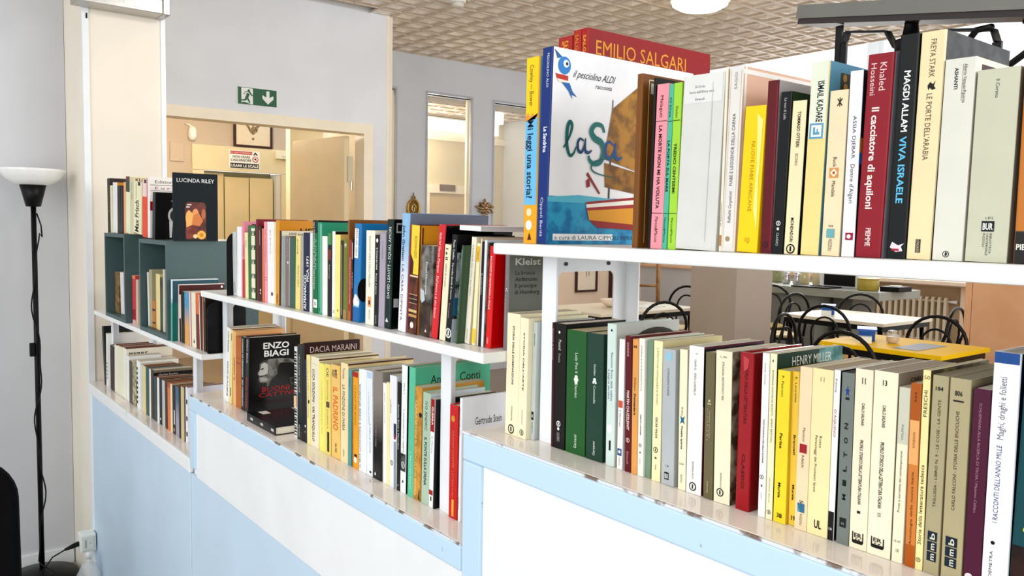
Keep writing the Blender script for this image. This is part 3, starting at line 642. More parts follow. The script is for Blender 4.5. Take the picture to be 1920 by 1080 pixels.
def onrail(s, dz): return A0+(A1-A0)*s+Vector((0, 0, dz))
m = MB(); path = [(.19, -.262), (.19, -.045), (.205, -.030), (.39, -.030), (.43, -.052), (.58, -.052), (.64, -.030), (.80, -.030), (.815, -.045), (.815, -.26)]
pts = [onrail(s, dz) for s, dz in path]; pts[0].z = .0004; pts[-1].z = .0004
for a_, b_ in zip(pts, pts[1:]): bar(m, a_, b_, .012, .0035, blackm)
m.build('bracket', t)
m = MB(); 
e0 = onrail(.165, -.02); e1 = e0.copy(); e1.z = .0004
for a_, b_ in ((e0, e1),): bar(m, a_, b_, .012, .0035, blackm)
m.build('leg', t)
k0 = onrail(.49, -.052)
MB().lathe([(.020, -.004), (.021, .010), (.012, .013), (.009, .030), (.009, .034)], 18, black, tuple(k0)).build('clamp_knob', t, True)
cl = [onrail(.815, -.03)+Vector((-.02, 0, 0)), onrail(.74, -.03), onrail(.69, -.055), onrail(.68, -.085)]
MB().tube(cl, .0042, 8, black).build('cable', t, True)
MB().tube([onrail(.72, -.125), onrail(.80, -.09), onrail(.92, -.055), onrail(1.0, -.04), onrail(1.0, -.03), onrail(.9, -.02)], .0042, 8, black).build('cable', t, True)
# ------------------------------------------------------------------ books
TS = 1.0
ROWS = {  # row: (spine plane X, floor z, group)
    'A': (.874, -.0264, 'books on the highest shelf'), 'B': (.912, -.373, 'books on the tallest counter'),
    'C': (.876, -.2225, 'books on the middle shelf'), 'D': (.912, -.588, 'books on the middle counter'),
    'E': (.880, -.434, 'books on the lowest shelf'), 'F': (.902, -.812, 'books on the lowest counter'),
    'G': (.872, -.063, 'books on top of the dark green cubes')}
def cmat(c, rough=.4):
    if '>' in c: a_, b_ = c.split('>'); return mat(a_, rough, kind='zgrad', c2=b_, spec=.2, gam=1.22)
    if '~' in c: a_, b_ = c.split('~'); return mat(a_, rough, kind='print', c2=b_, scale=38, spec=.2, gam=1.22)
    return mat(c, rough, kind='paper', scale=24, spec=.2, gam=1.22)
def draw(items, P, w_, h_, parent, name):
    """flat print: items on a w_ x h_ face; P(a, f, layer) gives the point"""
    mb = MB(); k = 0
    for it in items:
        k += 1; t = it[0]
        if t == 'b': mb.face([P(0.0, it[1], k), P(1.0, it[1], k), P(1.0, it[2], k), P(0.0, it[2], k)], cmat(it[3]))
        elif t == 'r': mb.face([P(it[1], it[3], k), P(it[2], it[3], k), P(it[2], it[4], k), P(it[1], it[4], k)], cmat(it[5]))
        elif t == 'p': mb.face([P(a_, f_, k) for a_, f_ in it[1]], cmat(it[2]))
        elif t == 'c':
            rx = it[3]; mb.face([P(a_, f_, k) for a_, f_ in ell(it[1], it[2], rx, rx*w_/h_, 16)], cmat(it[4]))
        elif t == 'o':
            rx = it[3]; mb.face([P(a_, f_, k) for a_, f_ in ell(it[1], it[2], rx, rx*w_/h_, 16)], cmat(it[4]))
            k += 1; rx *= .72; mb.face([P(a_, f_, k) for a_, f_ in ell(it[1], it[2], rx, rx*w_/h_, 16)], cmat(it[5]))
            k += 1; mb.face([P(it[1]-rx*.3, it[2]-rx*.7*w_/h_, k), P(it[1]+rx*.3, it[2]-rx*.7*w_/h_, k), P(it[1]+rx*.3, it[2]+rx*.7*w_/h_, k), P(it[1]-rx*.3, it[2]+rx*.7*w_/h_, k)], cmat(it[4]))
        elif t == 'k':                     # brush stroke: smooth ribbon through points, width in print units of height
            ctl, wd_, c_ = it[1], it[2], it[3]; q = []
            for j_ in range(len(ctl)-1):
                p0, p1, p2, p3 = ctl[max(j_-1, 0)], ctl[j_], ctl[j_+1], ctl[min(j_+2, len(ctl)-1)]
                for u_ in range(6):
                    u = u_/6
                    q.append(tuple(.5*((2*p1[i_])+(-p0[i_]+p2[i_])*u+(2*p0[i_]-5*p1[i_]+4*p2[i_]-p3[i_])*u*u+(-p0[i_]+3*p1[i_]-3*p2[i_]+p3[i_])*u**3) for i_ in (0, 1)))
            q.append(ctl[-1]); n_ = len(q); e_ = []
            for j_ in range(n_):
                a_, b_ = q[max(j_-1, 0)], q[min(j_+1, n_-1)]; dx, dy = (b_[0]-a_[0])*w_, (b_[1]-a_[1])*h_; L_ = math.hypot(dx, dy) or 1
                ww = wd_*h_*(.35+.65*math.sin(math.pi*min(max(j_/(n_-1), .04), .96)))/2
                e_.append(((q[j_][0]-dy/L_*ww/w_, q[j_][1]+dx/L_*ww/h_), (q[j_][0]+dy/L_*ww/w_, q[j_][1]-dx/L_*ww/h_)))
            for j_ in range(n_-1): mb.face([P(*e_[j_][0], k), P(*e_[j_+1][0], k), P(*e_[j_+1][1], k), P(*e_[j_][1], k)], cmat(c_))
        elif t == 't':
            s, f0, f1, c, d, (a0, a1) = it[1:7]; bold = 'B' in d; sh = .22 if 'I' in d else 0; m_ = cmat(c)
            if d[0] == 'd': o = P(a0, f0, k); add_text(mb, s, o, P(a0, f1, k)-o, P(a1, f0, k)-o, m_, bold, 0)
            elif d[0] == 'u': o = P(a1, f0, k); add_text(mb, s, o, P(a1, f1, k)-o, P(a0, f0, k)-o, m_, bold, 0)
            else: o = P(a0, f0, k); add_text(mb, s, o, P(a1, f0, k)-o, P(a0, f1, k)-o, m_, bold, sh*.3)
    return mb.build(name, parent)
_pend = []
def B(row, xt, yt, xr, xb, c, label, s=(), cv=(), cc=None, hard=False, dep=None, sb=0.0, pg='ded3bd', rough=.4, z=None, X=None, wmin=.004):
    _pend.append(dict(row=row, xt=xt, yt=yt, xr=xr, xb=xb, c=c, label=label, s=s, cv=cv, cc=cc, hard=hard, dep=dep, sb=sb, pg=pg, rough=rough, z=z, X=X, wmin=wmin))
def case(T, H, D, t, hard, m, m2):
    c = min(.0022 if hard else .0010, T*.3)
    out = [(D, 0), (c, 0), (c*.25, -c*.3), (0, -c), (0, -(T-c)), (c*.25, -(T-c*.3)), (c, -T), (D, -T)]
    inn = [(D, -(T-t)), (t+c*.6, -(T-t)), (t+c*.6, -t), (D, -t)]
    b = MB(); poly = out+inn; n_ = len(poly); i = 0
    b.v = [(p, q, 0) for p, q in poly]+[(p, q, H) for p, q in poly]
    k = len(out)
    for j in range(n_):
        b.f.append((j, (j+1) % n_, n_+(j+1) % n_, n_+j)); b.mi.append(b.m(m2 if j in (0, k-2) else m))
    for lo in (0, n_):
        for f in ((0, 1, 10, 11), (1, 2, 3, 10), (3, 4, 9, 10), (4, 5, 6, 9), (6, 7, 8, 9)):
            b.f.append(tuple(lo+q for q in (f if lo else f[::-1]))); b.mi.append(b.m(m))
    return b
def make_book(r, Y0, T, H, phi, X, z):
    D = r['dep'] or min(max(H*.66, .085), .17)
    m = cmat(r['c'], r['rough']); mc = cmat(r['cc'], r['rough']) if r['cc'] else m
    lift = abs(T*math.sin(phi)) if phi > 0 else 0
    t = thing('book', r['label'], 'book', (X, Y0, z+lift+.0004), (phi, 0, 0), ROWS[r['row']][2])
    th = min(.0024 if r['hard'] else .0009, T*.28)
    case(T, H, D, th, r['hard'], m, mc).build('cover', t)
    ins = .003 if r['hard'] else .0006
    MB().box(th+.0012, D-(.003 if r['hard'] else .0004), -(T-th-.0002), -(th+.0002), ins, H-ins, mat(r['pg'], .7, kind='pages')).build('page_block', t)
    if r['s']:
        draw(r['s'], lambda a, f, k: Vector((-.00025-.00006*k, -(min(max(a, .04), .96))*T if 0 <= a <= 1 else -a*T, f*H)), T, H, t, 'spine_print')
    if r['cv']:
        draw(r['cv'], lambda a, f, k: Vector((a*D, -T-.00025-.00006*k, f*H)), D, H, t, 'cover_print')
    return t
def flush():
    rows = {}
    for r in _pend: rows.setdefault((r['row'], r['sb'] > .015), []).append(r)
    for (rw, back), L in rows.items():
        geo = []
        for r in L:
            X = r['X'] or ROWS[rw][0]+r['sb']; z = r['z'] if r['z'] is not None else ROWS[rw][1]
            Y0 = Yof(r['xb'], X, z); P = onX(r['xt'], r['yt'], X); Y2 = onX(r['xr'], r['yt'], X).y
            geo.append([r, X, z, Y0, P.y, P.z-z, P.y-Y2])
        for i, g in enumerate(geo):
            r, X, z, Y0, Yt, H, T = g
            phi = -math.atan2(Yt-Y0, H); phi = max(-.14, min(.14, phi)); T = T*math.cos(phi)
            if i+1 < len(geo):
                n_ = geo[i+1]; gap = n_[3]
                if n_[3] < Y0: T = min(T, (Y0-n_[3])-.0004) if (Y0-n_[3]) > .003 else T
            T = max(T, r['wmin'])
            make_book(r, Y0, T, H/math.cos(phi)-.0006, phi, X, z)
    _pend.clear()
K, Wt = '1a1a1c', 'f6f5f0'

# ---- row A: highest shelf
B('A', 987.7, 110, 1013, 980.4, 'f4b32a', 'tall picture book spine banded yellow, sky blue and orange, leftmost on the highest shelf', rough=.25, hard=True, dep=.10,
  s=[('b', .69, 1, 'f8d413'), ('b', .21, .69, '7cc4ea'), ('p', [(0, .69), (.2, .71), (.35, .68), (.55, .705), (.8, .67), (1, .70), (1, .68), (0, .66)], 'f0a52a'), ('t', 'Cowley — Bower', .96, .74, K, 'd', (.30, .62)), ('t', 'Mi leggi una storia?', .665, .245, '1d2d4a', 'dB', (.22, .66)), ('c', .45, .17, .2, 'f3e0c0'), ('c', .45, .10, .24, 'fbfaf2'), ('p', [(.35, .02), (.5, .06), (.65, .02)], '5a2a20')], cc='6db4d8')
B('A', 1017.5, 91, 1036.7, 1004.7, '1f3f86', 'large square picture book, white cover with a sailing boat on a blue sea, navy spine', rough=.2, hard=True, dep=.345, cc='f2f2f3', pg='f0eee6',
  s=[('t', 'PESCIOLINO ALDI', .97, .80, 'dfe6f2', 'd', (.5, .72)), ('t', 'La Sandrina', .60, .47, 'f2f4fa', 'dB', (.4, .75)), ('t', 'Cippoli Berilli', .24, .04, 'dfe6f2', 'd', (.35, .6))],
  cv=[('b', 0, .25, '3fa6c8~2a7fae'), ('p', [(0, .245), (.2, .26), (.5, .245), (.8, .258), (1, .25), (1, .22), (0, .22)], '6cc3d6'), ('r', .04, .44, .02, .055, 'f7f8f8'),
      ('t', 'a cura di LAURA CIPPOLI BERILLI', .025, .048, '1c2f55', 'h', (.05, .62)),
      ('t', 'il pesciolino ALDI', .865, .905, '222a3a', 'hI', (.13, .40)), ('t', 'racconta', .825, .85, '222a3a', 'hI', (.28, .39)),
      # small blue fish with a red and white scarf
      ('p', ell(.075, .915, .040, .045, 18), '3d8fd0'), ('c', .085, .925, .018, 'e9f2f8'), ('c', .09, .925, .008, K), ('p', [(.03, .945), (.01, .99), (.06, .955)], '2d6fb0'), ('p', [(.02, .87), (.10, .865), (.10, .84), (.03, .845)], 'c8402f'), ('p', [(.03, .845), (.10, .84), (.10, .825), (.04, .83)], 'f2e8d8'), ('p', [(.06, .83), (.11, .83), (.13, .79), (.16, .765), (.125, .775), (.13, .75), (.105, .79)], '2f78b8'),
      # brush lettering la Sa
      # boat
      ('p', [(.40, .78), (.405, .78), (.405, .25), (.395, .25)], '3a2c20'), ('p', [(.40, .73), (.62, .90), (.62, .40), (.36, .46), (.33, .47), (.37, .55)], 'b98a2e~8d6420'), ('p', [(.36, .44), (.60, .40), (.60, .28), (.37, .31)], 'a97a24~7d5518'), ('p', [(.24, .37), (.33, .27), (.34, .275), (.25, .385)], 'a02c28'), ('p', [(.24, .34), (.26, .35), (.27, .31), (.245, .30)], 'a02c28'),
      ('p', [(.245, .22), (.60, .26), (.60, .08), (.33, .09), (.27, .13)], 'e0a428'), ('p', [(.245, .225), (.60, .265), (.60, .225), (.25, .195)], 'f3efe4'), ('p', [(.245, .225), (.60, .265), (.60, .25), (.245, .213)], 'a82a2a'), ('p', [(.25, .195), (.60, .225), (.60, .205), (.252, .18)], 'b03030'), ('p', [(.27, .13), (.60, .11), (.60, .08), (.33, .09)], 'a02c28'),
      ('k', [(.085, .50), (.12, .56), (.135, .615), (.12, .635), (.105, .60), (.105, .52), (.125, .465), (.15, .475), (.165, .51)], .022, '14706c'),
      ('k', [(.215, .545), (.19, .555), (.175, .53), (.18, .495), (.20, .485), (.215, .51), (.225, .56)], .018, '17507c'), ('k', [(.225, .56), (.225, .50), (.245, .485), (.27, .50)], .018, '17507c'),
      ('k', [(.35, .60), (.33, .635), (.285, .635), (.262, .60), (.285, .565), (.33, .545), (.35, .50), (.33, .445), (.285, .43), (.255, .45), (.25, .47)], .036, '17807a'),
      ('k', [(.42, .535), (.385, .555), (.36, .525), (.365, .48), (.395, .465), (.42, .50), (.43, .55)], .022, '2a5b9c'), ('k', [(.43, .55), (.43, .49), (.45, .465), (.48, .48)], .022, '2a5b9c'),
      ('k', [(.47, .475), (.38, .465), (.29, .44), (.27, .405), (.31, .38), (.42, .365)], .010, '1d6f6b')])
# the red set standing behind it
B('A', 1047, 72, 1073, 1039, 'b3342a', 'dull red cloth volume, left one of the red set behind the large picture book', hard=True, sb=.034, X=.99, dep=.17, s=[('t', 'SALGARI', .98, .86, 'e2a43a', 'dB', (.3, .75))])
B('A', 1075, 58, 1090, 1067, 'b8352c', 'dull red cloth volume, middle one of the red set behind the large picture book', hard=True, sb=.034, X=.99, dep=.17, s=[('t', 'SALGARI', .98, .86, 'e2a43a', 'd', (.3, .7))])
B('A', 1090.6, 54, 1102.6, 1082.4, 'b02a24', 'dark red book with gold capitals on its cover, top right of the red set', hard=True, sb=.034, X=.99, dep=.33, cc='9c1518', s=[('t', 'SALGARI', .97, .84, 'e8b040', 'dB', (.3, .75))],
  cv=[('t', 'EMILIO SALGARI', .885, .955, 'e2a232', 'h', (.06, .78)), ('t', 'LA FAVORITA', .775, .845, 'e2a232', 'h', (.06, .62))])
B('A', 1195, 139, 1206, 1183.6, '8a5a22', 'brown gilt-edged book with a thin white frame line, after the large picture book', hard=True, dep=.21, pg='caa86a',
  cv=[('r', .06, .065, .03, .97, 'f2ead8'), ('r', .06, .5, .965, .97, 'f2ead8'), ('r', .08, .3, .89, .95, 'e9e2cf')])
B('A', 1226, 146, 1231, 1213.5, '131315', 'black slipcase wall holding the pink, teal and lime paperbacks', dep=.18, wmin=.0025)
B('A', 1232.6, 159, 1255, 1218.5, 'f2a3ad', 'pink paperback spine in the black slipcase, leftmost of three', s=[('b', .775, .779, K), ('b', .216, .22, K), ('t', 'Malaguti', .93, .80, K, 'd', (.35, .62)), ('t', 'LA MORTE NON MI HA VOLUTA', .75, .245, K, 'dB', (.34, .62)), ('t', 'Marcos&Marcos', .195, .04, K, 'd', (.35, .62))], dep=.13)
B('A', 1255.2, 158, 1264, 1240.5, '5fc0a4', 'narrow teal paperback spine in the black slipcase', s=[('b', .775, .779, K), ('b', .216, .22, K), ('t', "O'Dea", .92, .80, K, 'd', (.3, .7)), ('t', 'LA PORTA SUL MARE', .66, .35, K, 'dB', (.25, .75)), ('t', 'Marcos&Marcos', .195, .04, K, 'd', (.25, .68))], dep=.13)
B('A', 1264.4, 156, 1282.4, 1251, 'aedb4c', 'lime green paperback spine in the black slipcase, rightmost of three', s=[('b', .775, .779, K), ('b', .216, .22, K), ('t', 'Decker', .86, .79, K, 'd', (.35, .68)), ('t', 'TREDICI CENTESIMI', .64, .34, K, 'dB', (.32, .66)), ('t', 'Marcos&Marcos', .19, .04, K, 'd', (.35, .62))], dep=.13)
B('A', 1283, 146, 1360, 1265.8, 'dcdcd7', 'very thick white paper-wrapped volume with tiny print near its top', pg='f0eee8', dep=.15,
  s=[('b', .84, 1, 'e6e6e2'), ('t', 'El-Zorka', .925, .94, '3a3a3a', 'h', (.30, .54)), ('t', "Storia dell'Africa nera", .895, .91, '3a3a3a', 'h', (.16, .76)), ('t', 'Einaudi', .855, .868, '3a3a3a', 'h', (.32, .54)), ('r', .72, .74, .05, .95, 'cfcfca')])
B('A', 1361, 128, 1368.5, 1347, 'f1e8d6', 'thin cream booklet with a brown patch at its foot, beside the thick white volume', s=[('r', 0, 1, .03, .09, 'b98a54'), ('t', 'MI RACCONTI', .14, .27, K, 'u', (.3, .7))], dep=.12)
B('A', 1369, 127, 1394.5, 1351.7, 'e6e3df', 'white folk-tale book with a peach rear cover, upward printed spine', cc='e9c3ab', rough=.3, dep=.15, pg='f2eee6',
  s=[('r', .10, .14, .02, .98, 'e3cfb5'), ('r', .86, .90, .02, .98, 'e3cfb5'), ('t', 'FIABE E LEGGENDE DELLA CARNIA', .36, .75, '6b5a4a', 'u', (.36, .60)), ('t', 'Raffaella Cargnelutti', .16, .33, '6b5a4a', 'u', (.38, .60)), ('t', 'SAGGI', .88, .97, '9a9a9a', 'u', (.4, .6)), ('c', .45, .07, .16, 'b09878')],
  cv=[('b', .96, .985, 'f4efe9'), ('r', .02, .05, 0, 1, 'f4efe9')])
B('A', 1398.3, 201, 1437, 1380.8, 'fbd60c', 'bright glossy yellow paperback, a third lower than its neighbours', rough=.15, cc='f4cc08', s=[('t', 'NUOVE FIABE AFRICANE', .76, .28, 'b58f10', 'd', (.42, .60)), ('t', '*', .09, .06, '8f7010', 'd', (.4, .6)), ('r', .36, .60, .07, .10, 'e0b808'), ('p', [(.62, .95), (.9, .9), (.85, .5), (.92, .15), (.7, .3), (.74, .6)], 'fff39a')])
B('A', 1440.3, 152, 1462.5, 1424.8, '6f1524', 'tall plain maroon book to the right of the bright yellow one', cc='c9c0bd', s=[('o', .45, .05, .26, '3c0a12', '6f1524'), ('r', .84, .96, .02, .98, '8b2a38')])
B('A', 1465, 173, 1485.8, 1445.8, '141416', 'black glossy paperback with small white lettering, between maroon and cream books', cc='3c4f22', rough=.2, s=[('t', 'Le voci di Laila', .96, .83, 'cfcfcf', 'd', (.36, .62)), ('o', .5, .19, .2, 'e9e9e4', K), ('c', .5, .155, .12, 'd8d8d0'), ('t', 'CLASSICI', .13, .05, 'd0d0c8', 'd', (.4, .62))])
B('A', 1487, 190, 1513, 1469, 'f3e5c0', 'cream paperback with large round black emblem at the foot, right of the black one', cc='2e2c22', s=[('t', 'TOMMASO OTTIERI', .93, .70, K, 'dB', (.42, .66)), ('t', 'SECONDO', .66, .58, '4a4230', 'd', (.42, .62)), ('t', 'MONDADORI', .24, .08, K, 'dB', (.4, .62)), ('o', .5, .035, .32, K, 'f3e5c0')])
B('A', 1522.8, 118, 1557, 1500, 'f0dc9a', 'paperback with pale green upper spine, yellow lower spine and a square blue emblem', cc='6ba3bd',
  s=[('b', .605, 1, 'e6e9d8'), ('t', 'ISMAIL KADARE', .90, .69, K, 'dB', (.42, .78)), ('r', .10, .86, .605, .685, '73a9c6'), ('r', .20, .76, .615, .675, 'eef2ea'), ('r', .30, .66, .625, .665, '73a9c6'), ('r', .42, .66, .64, .665, 'eef2ea'), ('r', .50, .58, .64, .655, '73a9c6')],
  cv=[('r', .16, .95, .4, .95, '4a4a3e'), ('r', .30, .95, .4, .90, '8f9a98'), ('r', .36, .95, .4, .87, 'b9b9ae')]+[('c', .22+.11*k, .925, .03, 'c39a4a') for k in range(7)]+[('c', .23, .88-.045*k, .03, 'c39a4a') for k in range(5)])
B('A', 1557, 171, 1591, 1539, 'f0dfbe', 'cream paperback with an asterisk at its head and an orange square emblem', dep=.11, s=[('p', [(.55, .955), (.60, .955), (.60, .90), (.55, .90)], K), ('p', [(.42, .947), (.46, .951), (.73, .908), (.69, .904)], K), ('p', [(.69, .951), (.73, .947), (.46, .904), (.42, .908)], K), ('t', 'Buck', .60, .54, K, 'd', (.40, .60)), ('r', .22, .72, .475, .535, 'e0a060'), ('p', [(.47, .53), (.68, .505), (.47, .48), (.26, .505)], 'fbeed8'), ('c', .47, .505, .08, 'c06c2c'), ('t', 'Mandala', .455, .36, K, 'd', (.40, .60)), ('t', '934', .175, .19, K, 'h', (.35, .6)), ('r', .26, .70, .11, .165, '7db3b8'), ('t', 'RIZZOLI', .10, .03, '4a4a44', 'd', (.40, .60))])
B('A', 1594.8, 133.7, 1619, 1576.5, 'f3f4f6', 'slim white paperback with a small crimson square low down, left of the crimson novel', cc='23262a', s=[('t', 'ASSIA DJEBAR', .76, .53, '2f3336', 'd', (.42, .70)), ('t', "Donne d'Algeri", .50, .29, '2f3336', 'd', (.40, .74)), ('r', .28, .88, .09, .13, 'a8184a'), ('c', .55, .11, .16, 'f3e6ea')], cv=[('r', 0, .3, .5, .56, '3d7fb8'), ('r', 0, .3, .56, .64, 'c08a3a')])
B('A', 1628, 104, 1677.8, 1602, '9c1f32', 'tall thick crimson novel with white two-line author name at its head', hard=True, rough=.3, cc='b7bac0', s=[('t', 'Hosseini', .955, .80, 'f0d8d4', 'd', (.16, .38)), ('t', 'Khaled', .955, .82, 'f0d8d4', 'd', (.50, .76)), ('t', 'Il cacciatore di aquiloni', .74, .24, 'f6e6e2', 'dB', (.30, .58)), ('t', 'PIEMME', .145, .055, 'f0d8d4', 'dB', (.38, .58))])
B('A', 1687.6, 67, 1726.7, 1660, '111818', 'tall black book with white and turquoise capitals, right of the crimson novel', hard=True, rough=.25, s=[('t', 'MAGDI ALLAM', .84, .57, 'f4f4f2', 'dB', (.36, .68)), ('t', 'VIVA ISRAELE', .55, .25, '6fc6e8', 'dB', (.34, .68)), ('p', [(.2, .05), (.5, .03), (.85, .035), (.75, .055), (.9, .07), (.6, .06), (.3, .075)], 'f0dfe6'), ('r', .30, .66, .035, .045, 'b02c4a')])
B('A', 1728, 62, 1774.7, 1697.8, 'f1e0b8', 'tallest cream hardback with a grey photographic jacket side, near the clamp knob', hard=True, rough=.3, cc='4c4c4c~2b2b2c', s=[('t', 'FREYA STARK', .965, .80, '6a5f48', 'd', (.42, .66)), ('p', [(.40, .765), (.50, .78), (.62, .77), (.72, .785), (.66, .762), (.74, .75), (.60, .745), (.50, .755), (.44, .745)], K), ('t', "LE PORTE DELL'ARABIA", .73, .44, '6a5f48', 'd', (.40, .64)), ('r', .38, .58, .03, .09, '2c2a26'), ('t', 'LONGANESI', .088, .032, 'd8ccb0', 'd', (.42, .54))])
B('A', 1773, 113, 1831, 1746.7, 'e2e1d6', 'thick white book with double-line heading and a round emblem at its foot', cc='efe6d4', rough=.3, s=[('t', 'ASHANTI', .955, .85, K, 'dB', (.34, .46)), ('r', .60, .61, .79, .97, K), ('t', 'Alberto Vazquez-Figueroa', .97, .78, '4a4a4a', 'd', (.64, .75)), ('o', .46, .032, .11, '4a4a48', 'f3f2e8'), ('p', [(.42, .025), (.49, .022), (.52, .036), (.45, .045)], K)],
  cv=[('r', .1, .8, .82, .97, '4a1a1c'), ('c', .4, .95, .03, 'cfa070')])
B('A', 1833.3, 133, 1914, 1808, 'cfcfba', 'very thick sage grey volume with a square black emblem near its foot', cc='8f8a80', s=[('t', 'Il Corano', .945, .85, '3c3c36', 'd', (.46, .55)), ('t', 'L 812', .225, .238, K, 'h', (.44, .62)), ('r', .36, .66, .16, .215, K), ('t', 'BUR', .17, .205, 'f2f2ea', 'hB', (.39, .63)), ('t', 'BIBLIOTECA', .15, .045, K, 'd', (.57, .62)), ('t', 'UNIVERSALE', .15, .035, K, 'd', (.49, .54)), ('t', 'RIZZOLI', .15, .08, K, 'd', (.41, .46))])
B('A', 1922, 120, 1990, 1898, 'c9843a', 'orange and black spined book cut by the right picture edge on the highest shelf', hard=True, s=[('b', 0, .16, '2b2826'), ('b', .16, .165, '55504a'), ('t', 'PIEMME', .07, .10, 'e9e4dc', 'hB', (.08, .8))])

# ---- row B: tallest counter
B('B', 951.8, 586, 975.5, 946.5, 'f6eed0', 'cream slipcased volume, leftmost on the tallest counter', X=.902, pg='d9cdb4', s=[('t', 'STORIA DELLE DOMINAZIONI', .90, .42, K, 'dB', (.46, .60)), ('t', 'MONDADORI', .24, .12, '5a5640', 'd', (.46, .58)), ('o', .5, .05, .24, K, 'f6eed0')])
B('B', 976, 595, 999.5, 970, 'f6eed0', 'cream slipcased volume, second on the tallest counter', X=.902, pg='d9cdb4', s=[('t', "STORIA DELL'ARTE", .88, .40, K, 'dB', (.46, .60)), ('t', 'MONDADORI', .24, .12, '5a5640', 'd', (.46, .58)), ('o', .5, .05, .24, K, 'f6eed0')])
B('B', 1000, 603, 1007.5, 993.6, 'c6ccc8', 'slim grey paperback with a black square emblem, just left of the metal frame', s=[('t', 'Robert Musil', .90, .80, K, 'd', (.35, .65)), ('r', .2, .75, .17, .24, K), ('t', 'BUR', .19, .22, Wt, 'h', (.3, .66)), ('t', 'RIZZOLI', .15, .05, '5a5e5a', 'd', (.35, .65))])
B('B', 1035.4, 604, 1041, 1032.5, '4a1620', 'thin maroon paperback just right of the front metal post', s=[('t', 'Racconti di Venezia', .95, .70, 'd8a9a0', 'd', (.3, .7))], dep=.11)
B('B', 1041.3, 605, 1062, 1037.5, '17130f', 'black paperback with small white emblems, right of the thin maroon one', s=[('c', .4, .93, .08, Wt), ('t', 'Pound', .87, .79, 'e8e2d8', 'd', (.35, .6)), ('t', 'Poesie', .76, .69, 'b8b0a8', 'd', (.35, .55)), ('o', .45, .20, .18, Wt, K), ('c', .45, .16, .1, Wt), ('t', 'CLASSICI', .13, .06, 'd0c8c0', 'd', (.35, .58))], pg='e8dccb')
B('B', 1063.5, 617, 1100, 1059.8, '2f6b36', 'thick grass green volume with small white lettering, left of the pair of greens', rough=.35, pg='c9b48f', s=[('t', 'Lady Poe II', .82, .66, 'dfe9d8', 'd', (.46, .60)), ('c', .52, .625, .08, 'e9f0e2'), ('c', .46, .605, .06, 'e9f0e2'), ('c', .58, .605, .06, 'e9f0e2'), ('c', .52, .585, .08, 'e9f0e2'), ('t', 'Demian', .57, .46, 'dfe9d8', 'd', (.46, .60)), ('t', 'Garzanti', .05, .16, 'e9f0e2', 'u', (.44, .58))])
B('B', 1101, 623, 1132, 1098, '2c4f40', 'thick bottle green volume with small white lettering, right of the pair of greens', rough=.35, pg='c9b48f', s=[('t', 'Golden', .76, .67, 'dfe9e0', 'd', (.44, .58)), ('c', .5, .635, .09, 'e6eee8'), ('c', .43, .615, .06, 'e6eee8'), ('c', .57, .615, .06, 'e6eee8'), ('t', 'Commedie', .59, .45, 'dfe9e0', 'd', (.44, .58)), ('t', 'Garzanti', .04, .15, 'e9f0e2', 'u', (.42, .56))])
B('B', 1138.6, 606, 1155, 1134.5, 'd8e6e0', 'pale mint glossy hardback with a white disc on its spine, portrait on its cover', hard=True, rough=.2, cc='cfcfc8', s=[('c', .55, .955, .10, '2a3038'), ('t', 'Racconti Rossi della sabbia', .80, .46, '3a6a86', 'd', (.52, .76)), ('t', 'e pagine sensibili', .68, .47, '3a6a86', 'd', (.22, .42)), ('c', .5, .265, .34, 'f2f6f4'), ('r', .42, .62, .11, .18, K)],
  cv=[('p', ell(.62, .80, .42, .16, 24), '4a463a'), ('p', ell(.66, .79, .36, .13, 24), 'a59a80'), ('p', ell(.75, .80, .22, .09, 20), '6f6650')])
B('B', 1161.5, 635, 1171.6, 1156, 'f5f3ef', 'slim white paperback with a coral square and a blue emblem', s=[('r', .1, .9, .475, .53, 'd8664e'), ('t', 'Il Marchese', .455, .33, K, 'd', (.35, .62)), ('r', .12, .88, .105, .16, '3a6298'), ('c', .5, .135, .22, 'e8eef4'), ('t', 'RIZZOLI', .09, .03, '6a6a6a', 'd', (.4, .6))])
B('B', 1172.8, 629, 1186, 1171, '6e1626', 'maroon paperback with an emblem low on its spine, between white and tan books', s=[('t', 'DICKENS', .95, .85, 'e8c9b8', 'd', (.3, .6)), ('t', 'MARTIN CHUZZLEWIT', .60, .31, 'f2e0d8', 'dB', (.3, .7)), ('o', .5, .235, .28, 'e8c9c0', '6e1626'), ('t', 'Einaudi', .15, .06, 'd8a9a0', 'd', (.35, .65))])
B('B', 1186.4, 635, 1197.6, 1183, 'e6ac66', 'tan orange paperback right of the maroon one', cc='d99a50', s=[('t', 'BUR', .935, .955, K, 'hB', (.2, .8)), ('t', 'William', .72, .62, '4a3518', 'd', (.35, .65)), ('t', 'Shakespeare', .60, .44, K, 'dB', (.35, .68))])
B('B', 1198.5, 634, 1214.3, 1194.8, 'f5f3e9', 'white paperback with a dark ring emblem, beside a thin green spine', s=[('t', 'STORIA SULLE ENIGMATICHE', .95, .62, K, 'd', (.40, .58)), ('t', 'SIMON LANDES', .45, .30, K, 'dB', (.40, .60)), ('o', .45, .225, .24, K, 'f5f3e9'), ('t', '8', .18, .165, K, 'dB', (.38, .6)), ('t', 'CENTO', .13, .09, '6a6a60', 'd', (.4, .56))])
B('B', 1215, 637, 1225.6, 1209, '87a08a', 'thin sage green paperback squeezed between two pale ones', sb=.004)
B('B', 1226.3, 638, 1242.5, 1221, 'f7efc4', 'pale yellow paperback with a black ring emblem, left of the grey one', cc='ded3a6', s=[('t', 'IL RITRATTO DEL CASTIGLIONE E ALTRI POETI', .95, .55, '6a6448', 'd', (.42, .58)), ('t', 'OSCAR WILDE', .46, .31, K, 'dB', (.40, .62)), ('o', .45, .225, .26, K, 'f7efc4'), ('t', '8', .175, .16, K, 'dB', (.38, .6)), ('t', 'MONDO', .12, .08, K, 'd', (.42, .58))])
